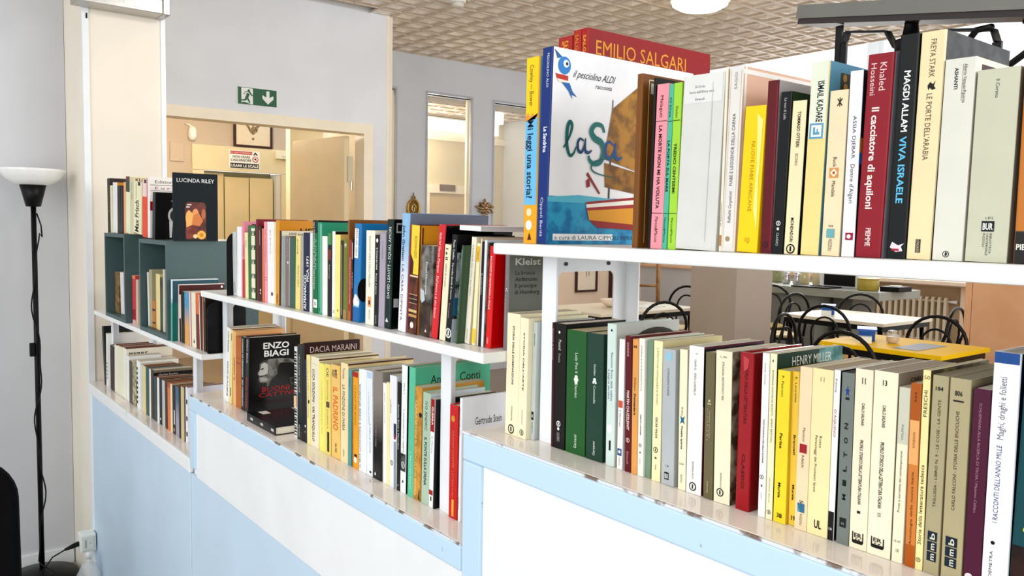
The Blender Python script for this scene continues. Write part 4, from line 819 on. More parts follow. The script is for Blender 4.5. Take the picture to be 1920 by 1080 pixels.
B('B', 1243, 653, 1267, 1239, 'bfc3c5', 'grey paperback with a pale blue square at its head', s=[('r', .3, .72, .92, .975, '9ed0e4'), ('t', 'CORAZZINI POESIE', .86, .66, '5d6468', 'd', (.40, .55)), ('t', 'L 58', .135, .15, K, 'h', (.35, .6)), ('r', .28, .62, .04, .095, K), ('t', 'BUR', .05, .085, 'f0f0f0', 'hB', (.32, .58))])
B('B', 1274.9, 654, 1289, 1270.7, 'f6f0d2', 'cream paperback with a turquoise cross-shaped emblem', s=[('t', 'Rilke', .59, .53, K, 'd', (.34, .58)), ('p', [(.2, .53), (.5, .515), (.8, .53), (.68, .50), (.8, .47), (.5, .485), (.2, .47), (.32, .50)], '2f7fa0'), ('t', 'Poesie sparse', .455, .29, K, 'dB', (.34, .58)), ('t', 'L254', .18, .195, K, 'h', (.2, .75)), ('t', 'RIZZOLI', .11, .05, '4a4a40', 'd', (.36, .6))])
B('B', 1292.5, 647, 1320.6, 1286, 'f7f3ee', 'white paperback with a black ring at its foot and a plum rear cover', cc='6a1c40', s=[('t', '· 23', .945, .955, '7a7a74', 'h', (.36, .6)), ('t', 'LE TRECENTO POESIE', .67, .82, K, 'u', (.38, .52)), ("t", "D'AMO", .84, .91, K, 'u', (.38, .52)), ('t', 'OSCAR MONDADORI', .10, .22, K, 'u', (.38, .50)), ('o', .46, .05, .24, K, 'f7f3ee')], cv=[('b', .60, .985, '141420'), ('b', .985, 1, '6a1c40')])
B('B', 1323.5, 659, 1341, 1318, '7a7152', 'olive brown paperback between two cream ones on the tallest counter', rough=.2, s=[('c', .5, .67, .12, 'cfc8a8'), ('c', .4, .65, .08, 'cfc8a8'), ('c', .6, .65, .08, 'cfc8a8'), ('t', 'Liriche erotiche', .60, .42, 'c9c19c', 'd', (.5, .66)), ('t', 'CONTI', .62, .40, 'b9b08c', 'd', (.28, .42)), ('t', 'Garzanti', .04, .12, 'd8d0b0', 'u', (.36, .52))])
B('B', 1342.8, 656, 1373, 1337.5, 'f3ecd2', 'cream paperback with a black ring at its foot, a patterned cover beside the red volume', cc='b9ab94~5d4c3c', s=[('t', 'L. 350', .955, .968, K, 'h', (.3, .68)), ('t', 'PER CONOSCERE MONTALE', .68, .93, K, 'u', (.40, .54)), ('t', 'OSCAR MONDADORI', .10, .20, K, 'u', (.40, .50)), ('o', .42, .07, .22, K, 'f3ecd2')])
B('B', 1388, 659, 1414, 1377.5, 'a81e26', 'glossy deep red slipcased volume with faded spine lettering', hard=True, rough=.15, cc='8a0c12', s=[('t', 'STORIA DELLA LETTERATURA', .92, .55, '6c0f16', 'dB', (.42, .64)), ('t', 'CLASSICI', .36, .14, '6c0f16', 'dB', (.40, .62)), ('p', [(.25, .98), (.7, .96), (.6, .90), (.35, .88)], 'c9525a')])
B('B', 1430, 661, 1443.4, 1420.3, 'f6f3ee', 'thin white paperback with a ring emblem right of the deep red volume', s=[('t', 'DANIEL MOORE', .94, .81, '8a8480', 'd', (.36, .56)), ('t', "VOCI SCANDALOSE DELLA DONNA", .60, .33, K, 'dB', (.40, .60)), ('o', .42, .245, .28, K, 'f6f3ee'), ('t', '8', .20, .185, K, 'dB', (.36, .6)), ('t', 'COMO', .15, .11, '6a6a64', 'd', (.4, .56))])
B('B', 1444.4, 662, 1457, 1434.8, 'f2eccb', 'thin cream paperback whose dark green cover carries a white author line', cc='1c4a32', dep=.155, s=[('t', '1', .95, .965, K, 'h', (.4, .55)), ('t', 'ROSSANA DOUGLAS SCOTTI · EMMY BERTON', .90, .47, K, 'd', (.42, .64)), ('t', 'MONDO BELLO', .25, .10, K, 'd', (.42, .56)), ('o', .5, .045, .28, K, 'f2eccb')],
  cv=[('r', .62, 1, .86, 1, '7fb0b0~3f7a72'), ('t', 'HENRY MILLER', .915, .975, 'f2f2ea', 'h', (.22, .82))])
B('B', 1458.7, 692.6, 1482.3, 1449, 'f4dc3c', 'bright yellow paperback numbered 38 on the tallest counter', cc='d9bb3a', s=[('t', 'P. Petroni', .965, .83, K, 'd', (.34, .54)), ('t', 'Parise', .59, .49, K, 'dB', (.34, .56)), ('t', 'Mursia', .265, .165, K, 'dB', (.34, .56)), ('t', '38', .035, .065, K, 'hB', (.30, .72))])
B('B', 1485.6, 695, 1499.6, 1477.4, 'f0cf55', 'narrower mustard yellow paperback beside the one numbered 38', sb=.006, s=[('t', 'E. Lauretta', .965, .80, K, 'd', (.46, .74)), ('t', 'Brancati', .59, .46, K, 'dB', (.44, .74)), ('t', 'Mursia', .265, .165, K, 'dB', (.44, .74)), ('t', '19', .035, .065, K, 'hB', (.4, .95))])
B('B', 1500.6, 686, 1523.9, 1488.6, 'f5ddbb', 'peach cream paperback with a red square halfway and a blue emblem low down', s=[('t', 'Manzoni', .63, .545, K, 'd', (.42, .64)), ('r', .22, .80, .475, .53, 'b02a38'), ('t', 'Adelchi', .465, .385, K, 'd', (.42, .64)), ('t', '5', .185, .165, K, 'd', (.4, .7)), ('r', .22, .80, .11, .165, '3c7f9a~d8e8ea'), ('t', 'RIZZOLI', .10, .03, '4a463e', 'd', (.46, .64))])
B('B', 1524.3, 689, 1563.8, 1512, 'f5e7b6', 'thick cream paperback reading UL at its foot', pg='b9a383', s=[('t', '11', .925, .955, 'a89a6a', 'h', (.40, .58)), ('t', 'Russo', .60, .53, K, 'd', (.46, .58)), ('t', 'Personaggi dei Promessi Sposi', .60, .26, K, 'd', (.26, .38)), ('t', 'UL', .045, .095, K, 'hB', (.36, .70))])
B('B', 1564.6, 693, 1576.3, 1550.8, 'f4f3ef', 'narrow white spine with a black foot, beside the grey-green volume', cc='1a1a1c', s=[('b', 0, .17, K), ('t', 'Kenny', .95, .87, K, 'd', (.3, .6)), ('t', "D'AQUINO", .77, .61, 'b03a34', 'd', (.3, .66)), ('t', '138', .06, .075, 'e8e8e4', 'h', (.2, .7))])
B('B', 1578.9, 697.5, 1603, 1567, '848c86', 'grey-green volume with one black letter above another down its spine and a blue star', cc='18181a', s=[('p', [(.5, .93), (.55, .905), (.68, .905), (.58, .89), (.63, .865), (.5, .88), (.37, .865), (.42, .89), (.32, .905), (.45, .905)], '2c4a9a'), ('r', .36, .66, .845, .86, K)]+[('t', ch_, .26+.083*i_, .26+.083*i_+.035, K, 'uB', (.36, .64)) for i_, ch_ in enumerate('MILTON')]+[('r', .26, .76, .10, .155, '23262a'), ('t', 'm', .115, .135, '8a918b', 'hB', (.4, .62))], pg='2a2624')
B('B', 1604.6, 690, 1639, 1591.3, 'f7ebd2', 'cream volume numbered 11 with a boxed emblem low on its spine', pg='b09f8b', s=[('t', '11', .92, .955, K, 'hB', (.40, .60)), ('t', 'CARLO SALINARI', .815, .69, '3a362c', 'dB', (.44, .60)), ('t', 'PROFILO STORICO DELLA LETTERATURA ITALIANA', .61, .25, K, 'dB', (.42, .60)), ('t', 'I', .215, .20, K, 'd', (.4, .6)), ('p', [(.18, .095), (.18, .035), (.26, .03), (.76, .03), (.82, .04), (.82, .095), (.76, .095), (.76, .05), (.24, .05), (.24, .095)], K), ('t', 'ER', .065, .09, K, 'hB', (.30, .72)), ('t', '??', .05, .06, K, 'hB', (.34, .66))])
B('B', 1640, 693.5, 1685, 1624.4, 'f7efd6', 'thick cream volume numbered 13 with a boxed emblem low on its spine', pg='b09f8b', cc='a99e8e', s=[('t', '13', .925, .955, K, 'hB', (.38, .56)), ('t', 'CARLO SALINARI', .82, .70, '3a362c', 'dB', (.42, .56)), ('t', 'PROFILO STORICO DELLA LETTERATURA ITALIANA', .62, .26, K, 'dB', (.40, .56)), ('t', 'III', .235, .215, K, 'd', (.4, .56)), ('p', [(.18, .10), (.18, .045), (.25, .04), (.68, .04), (.74, .05), (.74, .10), (.69, .10), (.69, .06), (.23, .06), (.23, .10)], K), ('t', 'ER', .075, .097, K, 'hB', (.28, .64)), ('t', '??', .062, .070, K, 'hB', (.30, .6))],
  cv=[('t', 'CARLO SALINARI', .94, .965, K, 'hB', (.2, .8))])
B('B', 1686.4, 724.7, 1707.6, 1670.5, 'f2ecd2', 'cream paperback with a grey label area on its upper spine', s=[('b', .68, 1, 'd4d3c2'), ('t', 'VOLPINI', .70, .79, '4a4a44', 'u', (.38, .58)), ('t', 'Prosa e narrativa dei contemporanei', .29, .64, K, 'u', (.34, .56)), ('t', '18-187', .115, .13, '8a8870', 'h', (.2, .8)), ('t', 'UB', .06, .08, '8a8870', 'h', (.36, .66))])
B('B', 1708.8, 717, 1729, 1695.4, 'd98f4a', 'orange volume banded light and dark down its spine', s=[('b', .80, 1, 'b8661e'), ('b', .56, .80, 'f0b87a'), ('t', 'B&B', .90, .955, '5a3010', 'u', (.4, .62)), ('t', 'SANSONI', .65, .735, '4a2a10', 'u', (.36, .62)), ('t', 'Antologia della nuova Italia', .12, .52, '6a3a1a', 'u', (.36, .60)), ('t', '100', .055, .07, '7a4a20', 'h', (.3, .75)), ('b', 0, .12, 'b8661e')])
B('B', 1731, 693, 1745.5, 1714.5, 'f7e8ae', 'slim pale yellow spine read upward, worn edge against the khaki volume', cc='a39468~5a5038', s=[('t', '50', .955, .975, '7a6a3a', 'h', (.2, .95)), ('t', 'FRESCHI', .77, .90, K, 'u', (.26, .74)), ('t', 'Storia della letteratura tedesca', .13, .53, K, 'u', (.20, .70)), ('o', .45, .05, .3, K, 'f7e8ae')])
B('B', 1749.6, 702, 1779.7, 1729.5, 'b7ad8c', 'khaki volume numbered 184 with three stacked navy tiles near its foot', pg='8f866a', s=[('t', '184', .925, .945, K, 'hB', (.22, .70)), ('t', 'TRILUSSA - LIBRO N. 9 - LE COSE - LA GENTE', .34, .88, '2f2b20', 'u', (.42, .60))]+[('r', .22, .82, .065+.052*i_, .112+.052*i_, '1f3040') for i_ in range(3)]+[('t', ch_, .072+.052*i_, .105+.052*i_, 'd8d8c8', 'uB', (.36, .68)) for i_, ch_ in enumerate('mmb')])
B('B', 1782, 707, 1822, 1762.6, 'bbb08e', 'thick khaki volume numbered 806 with three stacked navy tiles near its foot', pg='8f866a', s=[('t', '806', .915, .94, K, 'hB', (.26, .62)), ('r', .20, .70, .885, .893, K), ('t', 'CARLO FALCONI - STORIA DELLE ENCICLICHE', .35, .84, '2f2b20', 'u', (.36, .52))]+[('r', .18, .74, .065+.052*i_, .112+.052*i_, '1f3040') for i_ in range(3)]+[('t', ch_, .072+.052*i_, .105+.052*i_, 'd8d8c8', 'uB', (.32, .60)) for i_, ch_ in enumerate('mmb')])
B('B', 1825.7, 727, 1859, 1804, '5e1c40', 'plum volume with tiny pink lettering near the right end of the tallest counter', pg='e2d4c0', s=[('t', 'SCHLIEMANN ALLA RICERCA DI TROIA / Massimo Callisto', .93, .38, 'b98aa0', 'd', (.40, .56)), ('c', .35, .05, .24, 'e8dfe2')])
B('B', 1864, 658, 1916, 1837, 'f6f6f8', 'tall white book with a blue band across its head at the tallest counter far right', hard=True, rough=.25, pg='c9bda8', cc='12304a', s=[('b', .955, 1, '2b5d9c'), ('t', "I RACCONTI DELL'ANNO MILLE", .30, .62, '4a5a8c', 'uI', (.30, .50)), ('t', 'Maghi, draghi e folletti', .645, .90, '7a7c84', 'u', (.28, .54)), ('c', .38, .215, .08, K), ('t', 'DEMETRA', .07, .18, K, 'u', (.28, .40))])
B('B', 1926, 640, 1990, 1888, '14565c', 'teal book with yellow letters cut off by the right edge of the picture', hard=True, s=[('b', 0, .22, '3c2018~1c0e0a'), ('t', 'MISLIN', .28, .62, 'd8d23a', 'u', (.3, .7))])

# ---- row C: middle shelf
B('C', 435, 435, 443, 437.8, 'd3d6d2', 'pale grey paperback right against the black bookend on the middle shelf', s=[('t', 'RACCONTI', .05, .22, K, 'u', (.3, .6))])
B('C', 444.3, 425, 454.2, 444.5, 'f5f3f5', 'plain white spine between pale grey and pink books on the middle shelf')
B('C', 454.4, 415, 458.4, 455, 'e88fa2', 'thin pink book with a large dark initial on its cover', cc='ee9fb0', sb=.004, cv=[('t', 'M', .90, .97, '7a1a34', 'hB', (.15, .48))], s=[('t', 'IL SEGRETO', .5, .7, '8a1a2c', 'd', (.3, .7)), ('b', 0, .5, 'c9344a')])
B('C', 458.6, 436, 464.2, 460.4, 'f4ecb4', 'pale yellow paperback left of the green and chequered spine', s=[('t', 'ROMA', .88, .78, K, 'd', (.3, .6))])
B('C', 464.8, 422, 478.4, 466, '3f7a4a', 'green spine with a column of cream and black chequered squares', s=[('r', .46, 1, .02, .96, 'f2ead0')]+[('r', .48, .96, .10+.19*i_, .16+.19*i_, '221c18') for i_ in range(5)]+[('t', 'E', .105+.19*i_, .155+.19*i_, 'f2ead0', 'dB', (.6, .85)) for i_ in range(5)])
B('C', 479.4, 411, 483.9, 481.6, '7c1628', 'tall maroon hardback whose cover top shows above its neighbours', hard=True, cc='8c1a2c', dep=.15)
B('C', 484.2, 424, 490.5, 486, '3a2018', 'dark brown paperback with a white dot, right of the maroon hardback', s=[('c', .5, .15, .16, Wt), ('c', .5, .11, .12, Wt), ('r', .3, .55, .75, .95, '9a9088')])
B('C', 491, 428, 494.6, 491.8, 'e8845c', 'salmon orange paperback beside the light pink one')
B('C', 494.8, 415.7, 500.8, 496.5, 'f4a8b4', 'light pink paperback with two thin rules near its foot', s=[('b', .31, .315, '7a3040'), ('b', .28, .285, '7a3040'), ('t', 'LA SIGNORA', .9, .5, '8a4050', 'd', (.4, .6))])
B('C', 501, 415.7, 513.5, 502, 'f7f1f1', 'broad white paperback with a small grey mark near its foot', s=[('t', 'ELEGIA', .9, .6, 'b9a9a9', 'd', (.4, .55)), ('r', .55, .85, .10, .14, '5a5a60')])
B('C', 513.7, 417, 517.4, 514, 'ece4b8', 'thin straw coloured paperback left of the ochre book')
B('C', 517.7, 413, 523.9, 517, 'e0a33a', 'ochre yellow book with large dark capitals on its cover edge', cc='dc9c2c', dep=.165, s=[('t', 'HELEN', .13, .02, '6a2a10', 'dB', (.3, .7))], cv=[('t', 'HELEN', .85, .91, '3a2410', 'hB', (.36, .92))])
B('C', 524.7, 432.6, 527.6, 523.2, '2a2622', 'thin black speckled spine with a pale cover top reading 100 pagine', cc='efe9d6', dep=.125, cv=[('t', '100 pagine', .945, .98, K, 'h', (.18, .7))])
B('C', 528, 442.4, 535.3, 528, 'a3a7a4', 'grey paperback, left of the rose grey one on the middle shelf', s=[('r', .2, .3, .05, .95, 'c3c6c2')])
B('C', 535.5, 442.4, 544, 535, '8f7f7c', 'rose grey paperback with a small white ornament', s=[('t', '+', .60, .66, Wt, 'hB', (.35, .75)), ('t', 'Poesie', .95, .7, 'd8d0cc', 'd', (.3, .5)), ('r', .85, .97, .03, .98, 'd5d2cc')])
B('C', 544.6, 445, 553.8, 543.8, '45705e', 'plain slate green paperback on the middle shelf')
B('C', 554.8, 441.8, 563.4, 553.6, 'f2df94', 'butter yellow paperback right of the slate green one', s=[('t', 'Giulio il ladro', .6, .3, '5a4a1a', 'd', (.5, .8)), ('t', 'STORIE', .95, .75, '8a7a3a', 'd', (.3, .55))])
B('C', 564, 441.8, 568.6, 564, 'b9b4b0', 'thin grey paperback left of the navy annual')
B('C', 569, 436, 580.6, 568.8, '1c2750', 'navy spine with bold white slanting lettering ending in 1971', s=[('t', 'ALMANACCO', .02, .46, 'f4f4f4', 'uB', (.06, .46)), ('t', 'PICA 1971', .38, .70, 'f4f4f4', 'uB', (.52, .88))])
B('C', 581.3, 436.7, 585.8, 580.2, 'f1eeea', 'thin white paperback between the navy and the green books')
B('C', 586.8, 412.6, 595.6, 586.6, '0e7a4c', 'emerald green spine with a black head and a white shelf label', cc='161418', dep=.15, s=[('b', .86, 1, '151517'), ('t', 'GLI OCCHIALI D ORO E DINTORNI', .98, .26, 'e9f4ec', 'd', (.15, .42)), ('t', 'A CURA DI', .80, .48, 'c8e4d4', 'd', (.5, .74)), ('r', .16, .94, .06, .15, 'f6f6f2'), ('t', '13', .085, .125, K, 'hB', (.35, .75))],
  cv=[('p', [(.22, .97), (.62, .97), (.42, .90), (.24, .84)], 'a8285c')])
B('C', 596, 416.7, 603.8, 596.3, '3fa886', 'mint green spine right of the emerald one', s=[('r', .6, .98, .02, .98, '8cc7b0'), ('t', 'A', .07, .03, K, 'd', (.3, .6))])
B('C', 604, 442.4, 613.3, 604.2, 'f4f2ee', 'plain white paperback beneath the magenta patch on the middle shelf')
B('C', 614.9, 436.7, 622.3, 613.8, '1a1613', 'black paperback with a reddish picture and a green head', s=[('b', .86, 1, '4f9a58'), ('r', .2, .9, .68, .80, '8a3a24'), ('t', 'Robert Cohen', .62, .45, 'c8c0b8', 'd', (.35, .65))], cc='141414')
B('C', 623, 433.6, 628.4, 621.9, 'f4f3ee', 'white spine with a thin black cover edge, left of the pale yellow one', cc='18181a', s=[('t', 'C', .05, .08, K, 'hB', (.4, .95))])
B('C', 628.6, 439.7, 638, 627.5, 'f3eb9a', 'pale lemon yellow paperback in the middle of the middle shelf', cc='e0c878', s=[('c', .6, .09, .12, 'b58f2a')])
B('C', 638.5, 451, 643.9, 638, '4a3a34', 'thin dark striped paperback, low, right of the lemon yellow one', s=[('r', .35, .6, .05, .95, 'b9a89c')])
B('C', 644.5, 449, 652, 643, '7f8a3a', 'olive green paperback with a small black drawing at its head', s=[('c', .55, .93, .26, 'e9dcc0'), ('c', .6, .92, .1, K), ('b', 0, .12, 'a89468')])
B('C', 652.4, 411.7, 654.6, 650, 'a9713a', 'tall tan leather-look book rising above the rust spine', hard=True, dep=.15, cc='9c6a34')
B('C', 654.8, 449.4, 659.6, 652.6, 'a8442a', 'rust red paperback with small pale lettering', s=[('t', 'ROMANZI E RACCONTI SUL DANUBIO', .78, .2, 'f0d8c8', 'd', (.3, .7)), ('b', 0, .12, 'b9774a')])
B('C', 660, 446.8, 664.2, 658.6, '18181a', 'very thin black spine just left of the large blue book', s=[('t', 'TEMPI', .6, .4, Wt, 'd', (.3, .7)), ('r', .2, .9, .75, .95, 'b9b9b9')])
B('C', 665.5, 419.6, 678, 661, '2b86c0', 'large glossy blue book with a white label and white figure on its spine', hard=True, rough=.2, dep=.16, s=[('r', .05, .62, .65, .95, 'f4f4f2'), ('t', 'FESTA DEL LIBRO', .94, .67, K, 'd', (.22, .48)), ('p', ell(.5, .20, .46, .065, 16), 'f4f0ee'), ('c', .42, .25, .22, 'f7f5f3'), ('c', .7, .23, .16, 'e8e0dc'), ('b', 0, .165, '2a74b4'), ('r', .0, 1, .15, .165, '8cc4e4')],
  cv=[('p', ell(.06, .33, .10, .12, 18), '111113')])
B('C', 687, 432, 703, 684.7, 'f4f1e2', 'cream paperback with an orange stamp emblem, right of the large blue book', s=[('t', 'RACCONTI SARDI E DELLA GALLURA', .94, .40, '8a8676', 'd', (.36, .56)), ('r', .28, .66, .19, .30, 'f0b070'), ('r', .36, .58, .215, .26, '6a3014'), ('t', 'NEWTON', .16, .06, 'a8a494', 'd', (.4, .58))], dep=.13)
B('C', 703.7, 440.5, 711.8, 700.7, '141416', 'black paperback with a white dot at its head and white lettering', s=[('c', .5, .94, .24, Wt), ('t', "L'interprete", .86, .62, Wt, 'dB', (.4, .66)), ('t', 'Prove d attore', .58, .35, Wt, 'd', (.3, .6)), ('t', 'EINAUDI', .12, .03, 'b9b9b9', 'd', (.35, .62))])
B('C', 712.6, 435, 725.2, 709, 'b7adba', 'lilac grey paperback left of the dark green hardback', s=[('t', 'IL FONDO', .9, .72, '7a7284', 'd', (.42, .6))])
B('C', 726.5, 411.7, 738, 720, '10302a', 'tall dark green hardback with white spaced capitals read upward', hard=True, rough=.2, cc='0b0e0d', s=[('t', 'DAVID LEAVITT - EQUAL AMORI', .28, .93, 'e6ece8', 'u', (.30, .74)), ('p', [(.2, .06), (.66, .06), (.43, .10)], 'f2f2f0'), ('r', .82, .92, .02, .98, '2c5448')],
  cv=[('r', .05, .16, .88, .97, 'b9b9b6'), ('r', .07, .14, .895, .955, '0b0e0d'), ('r', .04, .12, .20, .28, 'c9c9c6')])
B('C', 754.4, 400.4, 768.6, 745.3, 'f2eef2>9ec4e2', 'tallest hardback on the middle shelf, spine fading from sky blue to white', hard=True, rough=.2, cc='8d96a8', dep=.20, s=[('t', 'John Grisham', .90, .60, '23324a', 'dB', (.20, .52)), ('t', 'LA CASA DIPINTA', .57, .09, '23324a', 'd', (.26, .54))])
B('C', 770.5, 422.4, 788.6, 763, '6a1c1c', 'book with a yellow upper and dark banded lower spine and red edges', hard=True, rough=.25, cc='eda93a', dep=.16, s=[('b', .55, 1, 'f2d94a'), ('p', [(.10, .55), (.10, .74), (.45, .66), (.40, .55)], '5a2418'), ('b', 0, .52, '3a1c16~7a4630'), ('b', .525, .54, 'e8d8b0'), ('b', .36, .368, 'c9a880'), ('b', .32, .326, 'c9a880'), ('b', .28, .286, 'c9a880'), ('b', .20, .225, 'd8c08a'), ('b', .155, .18, 'c9a060'), ('c', .5, .08, .18, 'f2efe8'), ('r', 0, .13, 0, 1, 'b3202c'), ('t', 'ROMANZO', .9, .7, 'b59a2a', 'd', (.5, .75))],
  cv=[('t', 'ANGELA', .87, .93, '5a3a14', 'hB', (.40, 1.0)), ('t', "L'E", .76, .82, '5a3a14', 'hB', (.5, .8)), ('r', .03, .05, 0, .98, '6a4018')])
B('C', 790.5, 460.6, 818.5, 784.4, '4a4640~8f8a84', 'mottled grey and brown photographic spine left of the red volume', rough=.3, s=[('b', 0, .38, '3c2a20~5d4634'), ('p', [(.05, .52), (.35, .50), (.45, .40), (.2, .36), (.08, .40)], 'c9d2d8'), ('t', 'Ernest Hemingway', .82, .46, 'f2f2ee', 'd', (.44, .60)), ('p', [(.52, .05), (.66, .05), (.59, .085)], Wt)])
B('C', 823.3, 422.4, 835.6, 807, 'd8353c', 'tall coral red hardback with white script read downward', hard=True, rough=.2, cc='171114', dep=.165, s=[('t', 'Gabriel Garcia Marquez', .93, .58, 'f6e4e0', 'd', (.26, .62)), ('t', "Dell'amore e di altri demoni", .55, .18, 'f6e4e0', 'd', (.26, .62))])
B('C', 834.8, 459, 846, 823.2, 'f3ebcd', 'slim cream paperback with short black lettering at its head', s=[('t', 'I e II', .96, .84, K, 'dB', (.22, .62)), ('t', 'Lettere da un padre', .80, .56, K, 'd', (.34, .58))])
B('C', 847.6, 440.5, 858.5, 834, '151517', 'black book with a round white emblem at its foot, artwork on its side', hard=True, rough=.25, cc='3a3f42~b9c2c6', s=[('t', 'Paulo Coelho', .95, .77, 'f0f0ee', 'd', (.38, .72)), ('t', 'Veronika decide di morire', .74, .40, 'f0f0ee', 'd', (.42, .72)), ('t', 'Romanzo', .36, .22, 'c0c0be', 'd', (.3, .5)), ('o', .55, .08, .5, Wt, K)], cv=[('b', .84, 1, '18181a'), ('r', .0, .12, .25, .42, '3c7a9a'), ('r', 0, .2, 0, .22, 'c3ced2')])
B('C', 866, 460, 881, 853.2, '4f6650', 'glossy grey-green paperback with small white lettering right of the black book', rough=.12, s=[('p', [(.3, .97), (.7, .95), (.55, .68), (.4, .75)], '9ab09c'), ('c', .5, .62, .10, Wt), ('t', 'Il Duca in fuga', .58, .33, 'e2e8e0', 'd', (.45, .62)), ('t', 'Poemetti', .55, .35, 'c0ccc0', 'd', (.25, .4)), ('t', 'Garzanti', .03, .13, 'e8d87a', 'u', (.35, .58))])
B('C', 885, 445, 893.8, 870.5, 'f3eddc', 'cream paperback with faint lettering, right of the grey-green one', X=.893, s=[('t', 'STORIE DI UN ALTRO', .93, .45, 'a09a88', 'd', (.36, .58)), ('t', 'SELLERIO', .14, .04, 'a09a88', 'd', (.4, .6))], cc='eadfc4')
B('C', 894.5, 456, 900.8, 884, 'f5efc6', 'pale paperback with yellow blocks at head and foot of its spine', X=.893, s=[('b', .82, .97, 'f0c43a'), ('b', .02, .16, 'f2d23c'), ('t', 'ARCO', .92, .84, K, 'd', (.4, .7))])
B('C', 902, 447.5, 904, 893.5, 'f2e2cc', 'thin peach-topped booklet left of the narrow black spine', X=.893, cc='eed5bb', dep=.15, wmin=.003)
B('C', 904, 453, 908.6, 896, '121a2a', 'narrow blue-black spine between white ones near the red volume', X=.893, s=[('t', 'RODARI', .7, .5, 'd8dce4', 'd', (.3, .65))])
B('C', 909, 450, 914.5, 901.2, 'e9ecee', 'narrow white spine second from the thick red volume', X=.893)
B('C', 915, 455, 918.1, 905.7, '2c3a2c~8a5a4a', 'thin multicoloured spine touching the thick red volume', X=.893, cc='1f3a2c')
B('C', 918.6, 461, 928.2, 909.2, 'e02a30', 'thick glossy red volume at the near end of the middle shelf', X=.893, hard=True, rough=.15, cc='d0090c', dep=.12, s=[('t', 'RACCONTI DI MONTAGNA A MOLLE', .90, .38, 'f6d8d4', 'dB', (.30, .62)), ('t', 'Lieto', .10, .04, 'f6d8d4', 'd', (.35, .65))], wmin=.012)
B('C', 948, 470, 956, 943, '8a8486', 'grey paperback with a small white ornament standing behind the thick red volume', X=.906, sb=.08, pg='e9e2d4', cc='7d8076', dep=.085, s=[('t', 'CATERINA DI SIENA', .95, .70, 'c8c4c6', 'd', (.4, .6)), ('c', .5, .62, .10, Wt), ('c', .35, .60, .08, Wt), ('c', .65, .60, .08, Wt), ('t', 'Lettere scelte', .55, .30, 'c8c4c6', 'd', (.35, .6))],
  cv=[('t', 'Kleist', .86, .93, 'dcdcd2', 'hB', (.16, .86)), ('t', 'La brocca', .76, .805, K, 'h', (.16, .70)), ('t', 'Anfitrione', .695, .74, K, 'h', (.16, .78)), ('t', 'Il principe', .63, .675, K, 'h', (.16, .76)), ('t', 'di Homburg', .565, .61, K, 'h', (.16, .84))])

# ---- row D: middle counter
B('D', 425, 614, 432.2, 421.7, 'f5f3ee', 'white paperback at the far left end of the middle counter', pg='d8c8ac', s=[('t', 'LUCA GOLDONI', .95, .68, K, 'dB', (.42, .72)), ('t', 'COLPO DI FULMINE', .55, .08, K, 'dB', (.42, .72))])
B('D', 432.6, 618, 436.6, 429.8, 'f0e3a0', 'thin straw yellow spine beside the leftmost white paperback', s=[('r', .3, .7, .85, .95, 'a8a050'), ('r', .35, .65, .1, .22, K)], pg='7a1a1c')
B('D', 436.8, 620, 441.8, 437, 'f0bd84', 'thin apricot paperback with brown upright lettering', s=[('t', 'IL DIARIO', .35, .65, 'a04a1c', 'uB', (.3, .75))], pg='caa57c')
B('D', 442, 630, 452.4, 442.4, 'bf752e', 'burnt orange paperback left of the black books on the middle counter', pg='b07c50', s=[('b', .62, .64, 'a05a20'), ('b', .7, .71, 'a05a20')])
B('D', 452.6, 631, 459.3, 452.2, '161210', 'black paperback with white slanted lettering left of the large portrait cover', s=[('t', 'LUCIANO DE CRESCENZO', .97, .45, 'e8e4dc', 'dB', (.24, .6)), ('t', 'ZIO CARDELLINO', .42, .05, 'e8e4dc', 'dB', (.24, .6))])
B('D', 460.5, 631.5, 467.5, 458.2, '19140f', 'large black hardback whose cover shows a bearded marble head', hard=True, rough=.22, dep=.165, cc='0f0e0d', s=[('t', 'ENZO BIAGI', .96, .66, 'd8d4cc', 'd', (.36, .74)), ('t', 'BUONI CATTIVI', .46, .06, 'b83a3c', 'dB', (.3, .74))],
  cv=[('t', 'ENZO', .84, .925, 'f4f2ee', 'hB', (.27, .78)), ('t', 'BIAGI', .735, .82, 'f4f2ee', 'hB', (.29, .77)),
      ('p', [(.20, .64), (.27, .685), (.42, .70), (.60, .70), (.78, .69), (.92, .65), (.92, .62), (.62, .64), (.56, .58), (.56, .50), (.50, .44), (.42, .40), (.40, .34), (.34, .33), (.345, .385), (.26, .385), (.20, .40), (.185, .44), (.20, .48), (.175, .50), (.165, .515), (.195, .56), (.20, .60)], '8f8c86~4a4844'),
      ('p', [(.24, .64), (.30, .66), (.36, .63), (.37, .56), (.36, .50), (.30, .49), (.24, .485), (.20, .495), (.185, .512), (.215, .56), (.225, .60)], 'c9c6c0'), ('p', [(.225, .575), (.28, .585), (.29, .57), (.24, .56)], '2a2826'), ('p', [(.205, .475), (.26, .48), (.26, .47), (.21, .465)], '2a2826'), ('p', [(.20, .46), (.30, .46), (.38, .50), (.40, .45), (.33, .40), (.22, .405)], 'b3b0aa~6a6864'),
      ('p', [(.80, .42), (.92, .43), (.92, .41), (.82, .40), (.86, .34), (.92, .34), (.92, .32), (.84, .325)], '55524c'),
      ('t', 'BUONI', .26, .33, 'b02430', 'h', (.26, .80)), ('t', 'CATTIVI', .19, .25, 'b02430', 'h', (.20, .90)), ('r', .35, .8, .13, .135, '4a1418'), ('r', .35, .85, .115, .12, '4a1418'), ('r', .40, .85, .10, .105, '4a1418')])
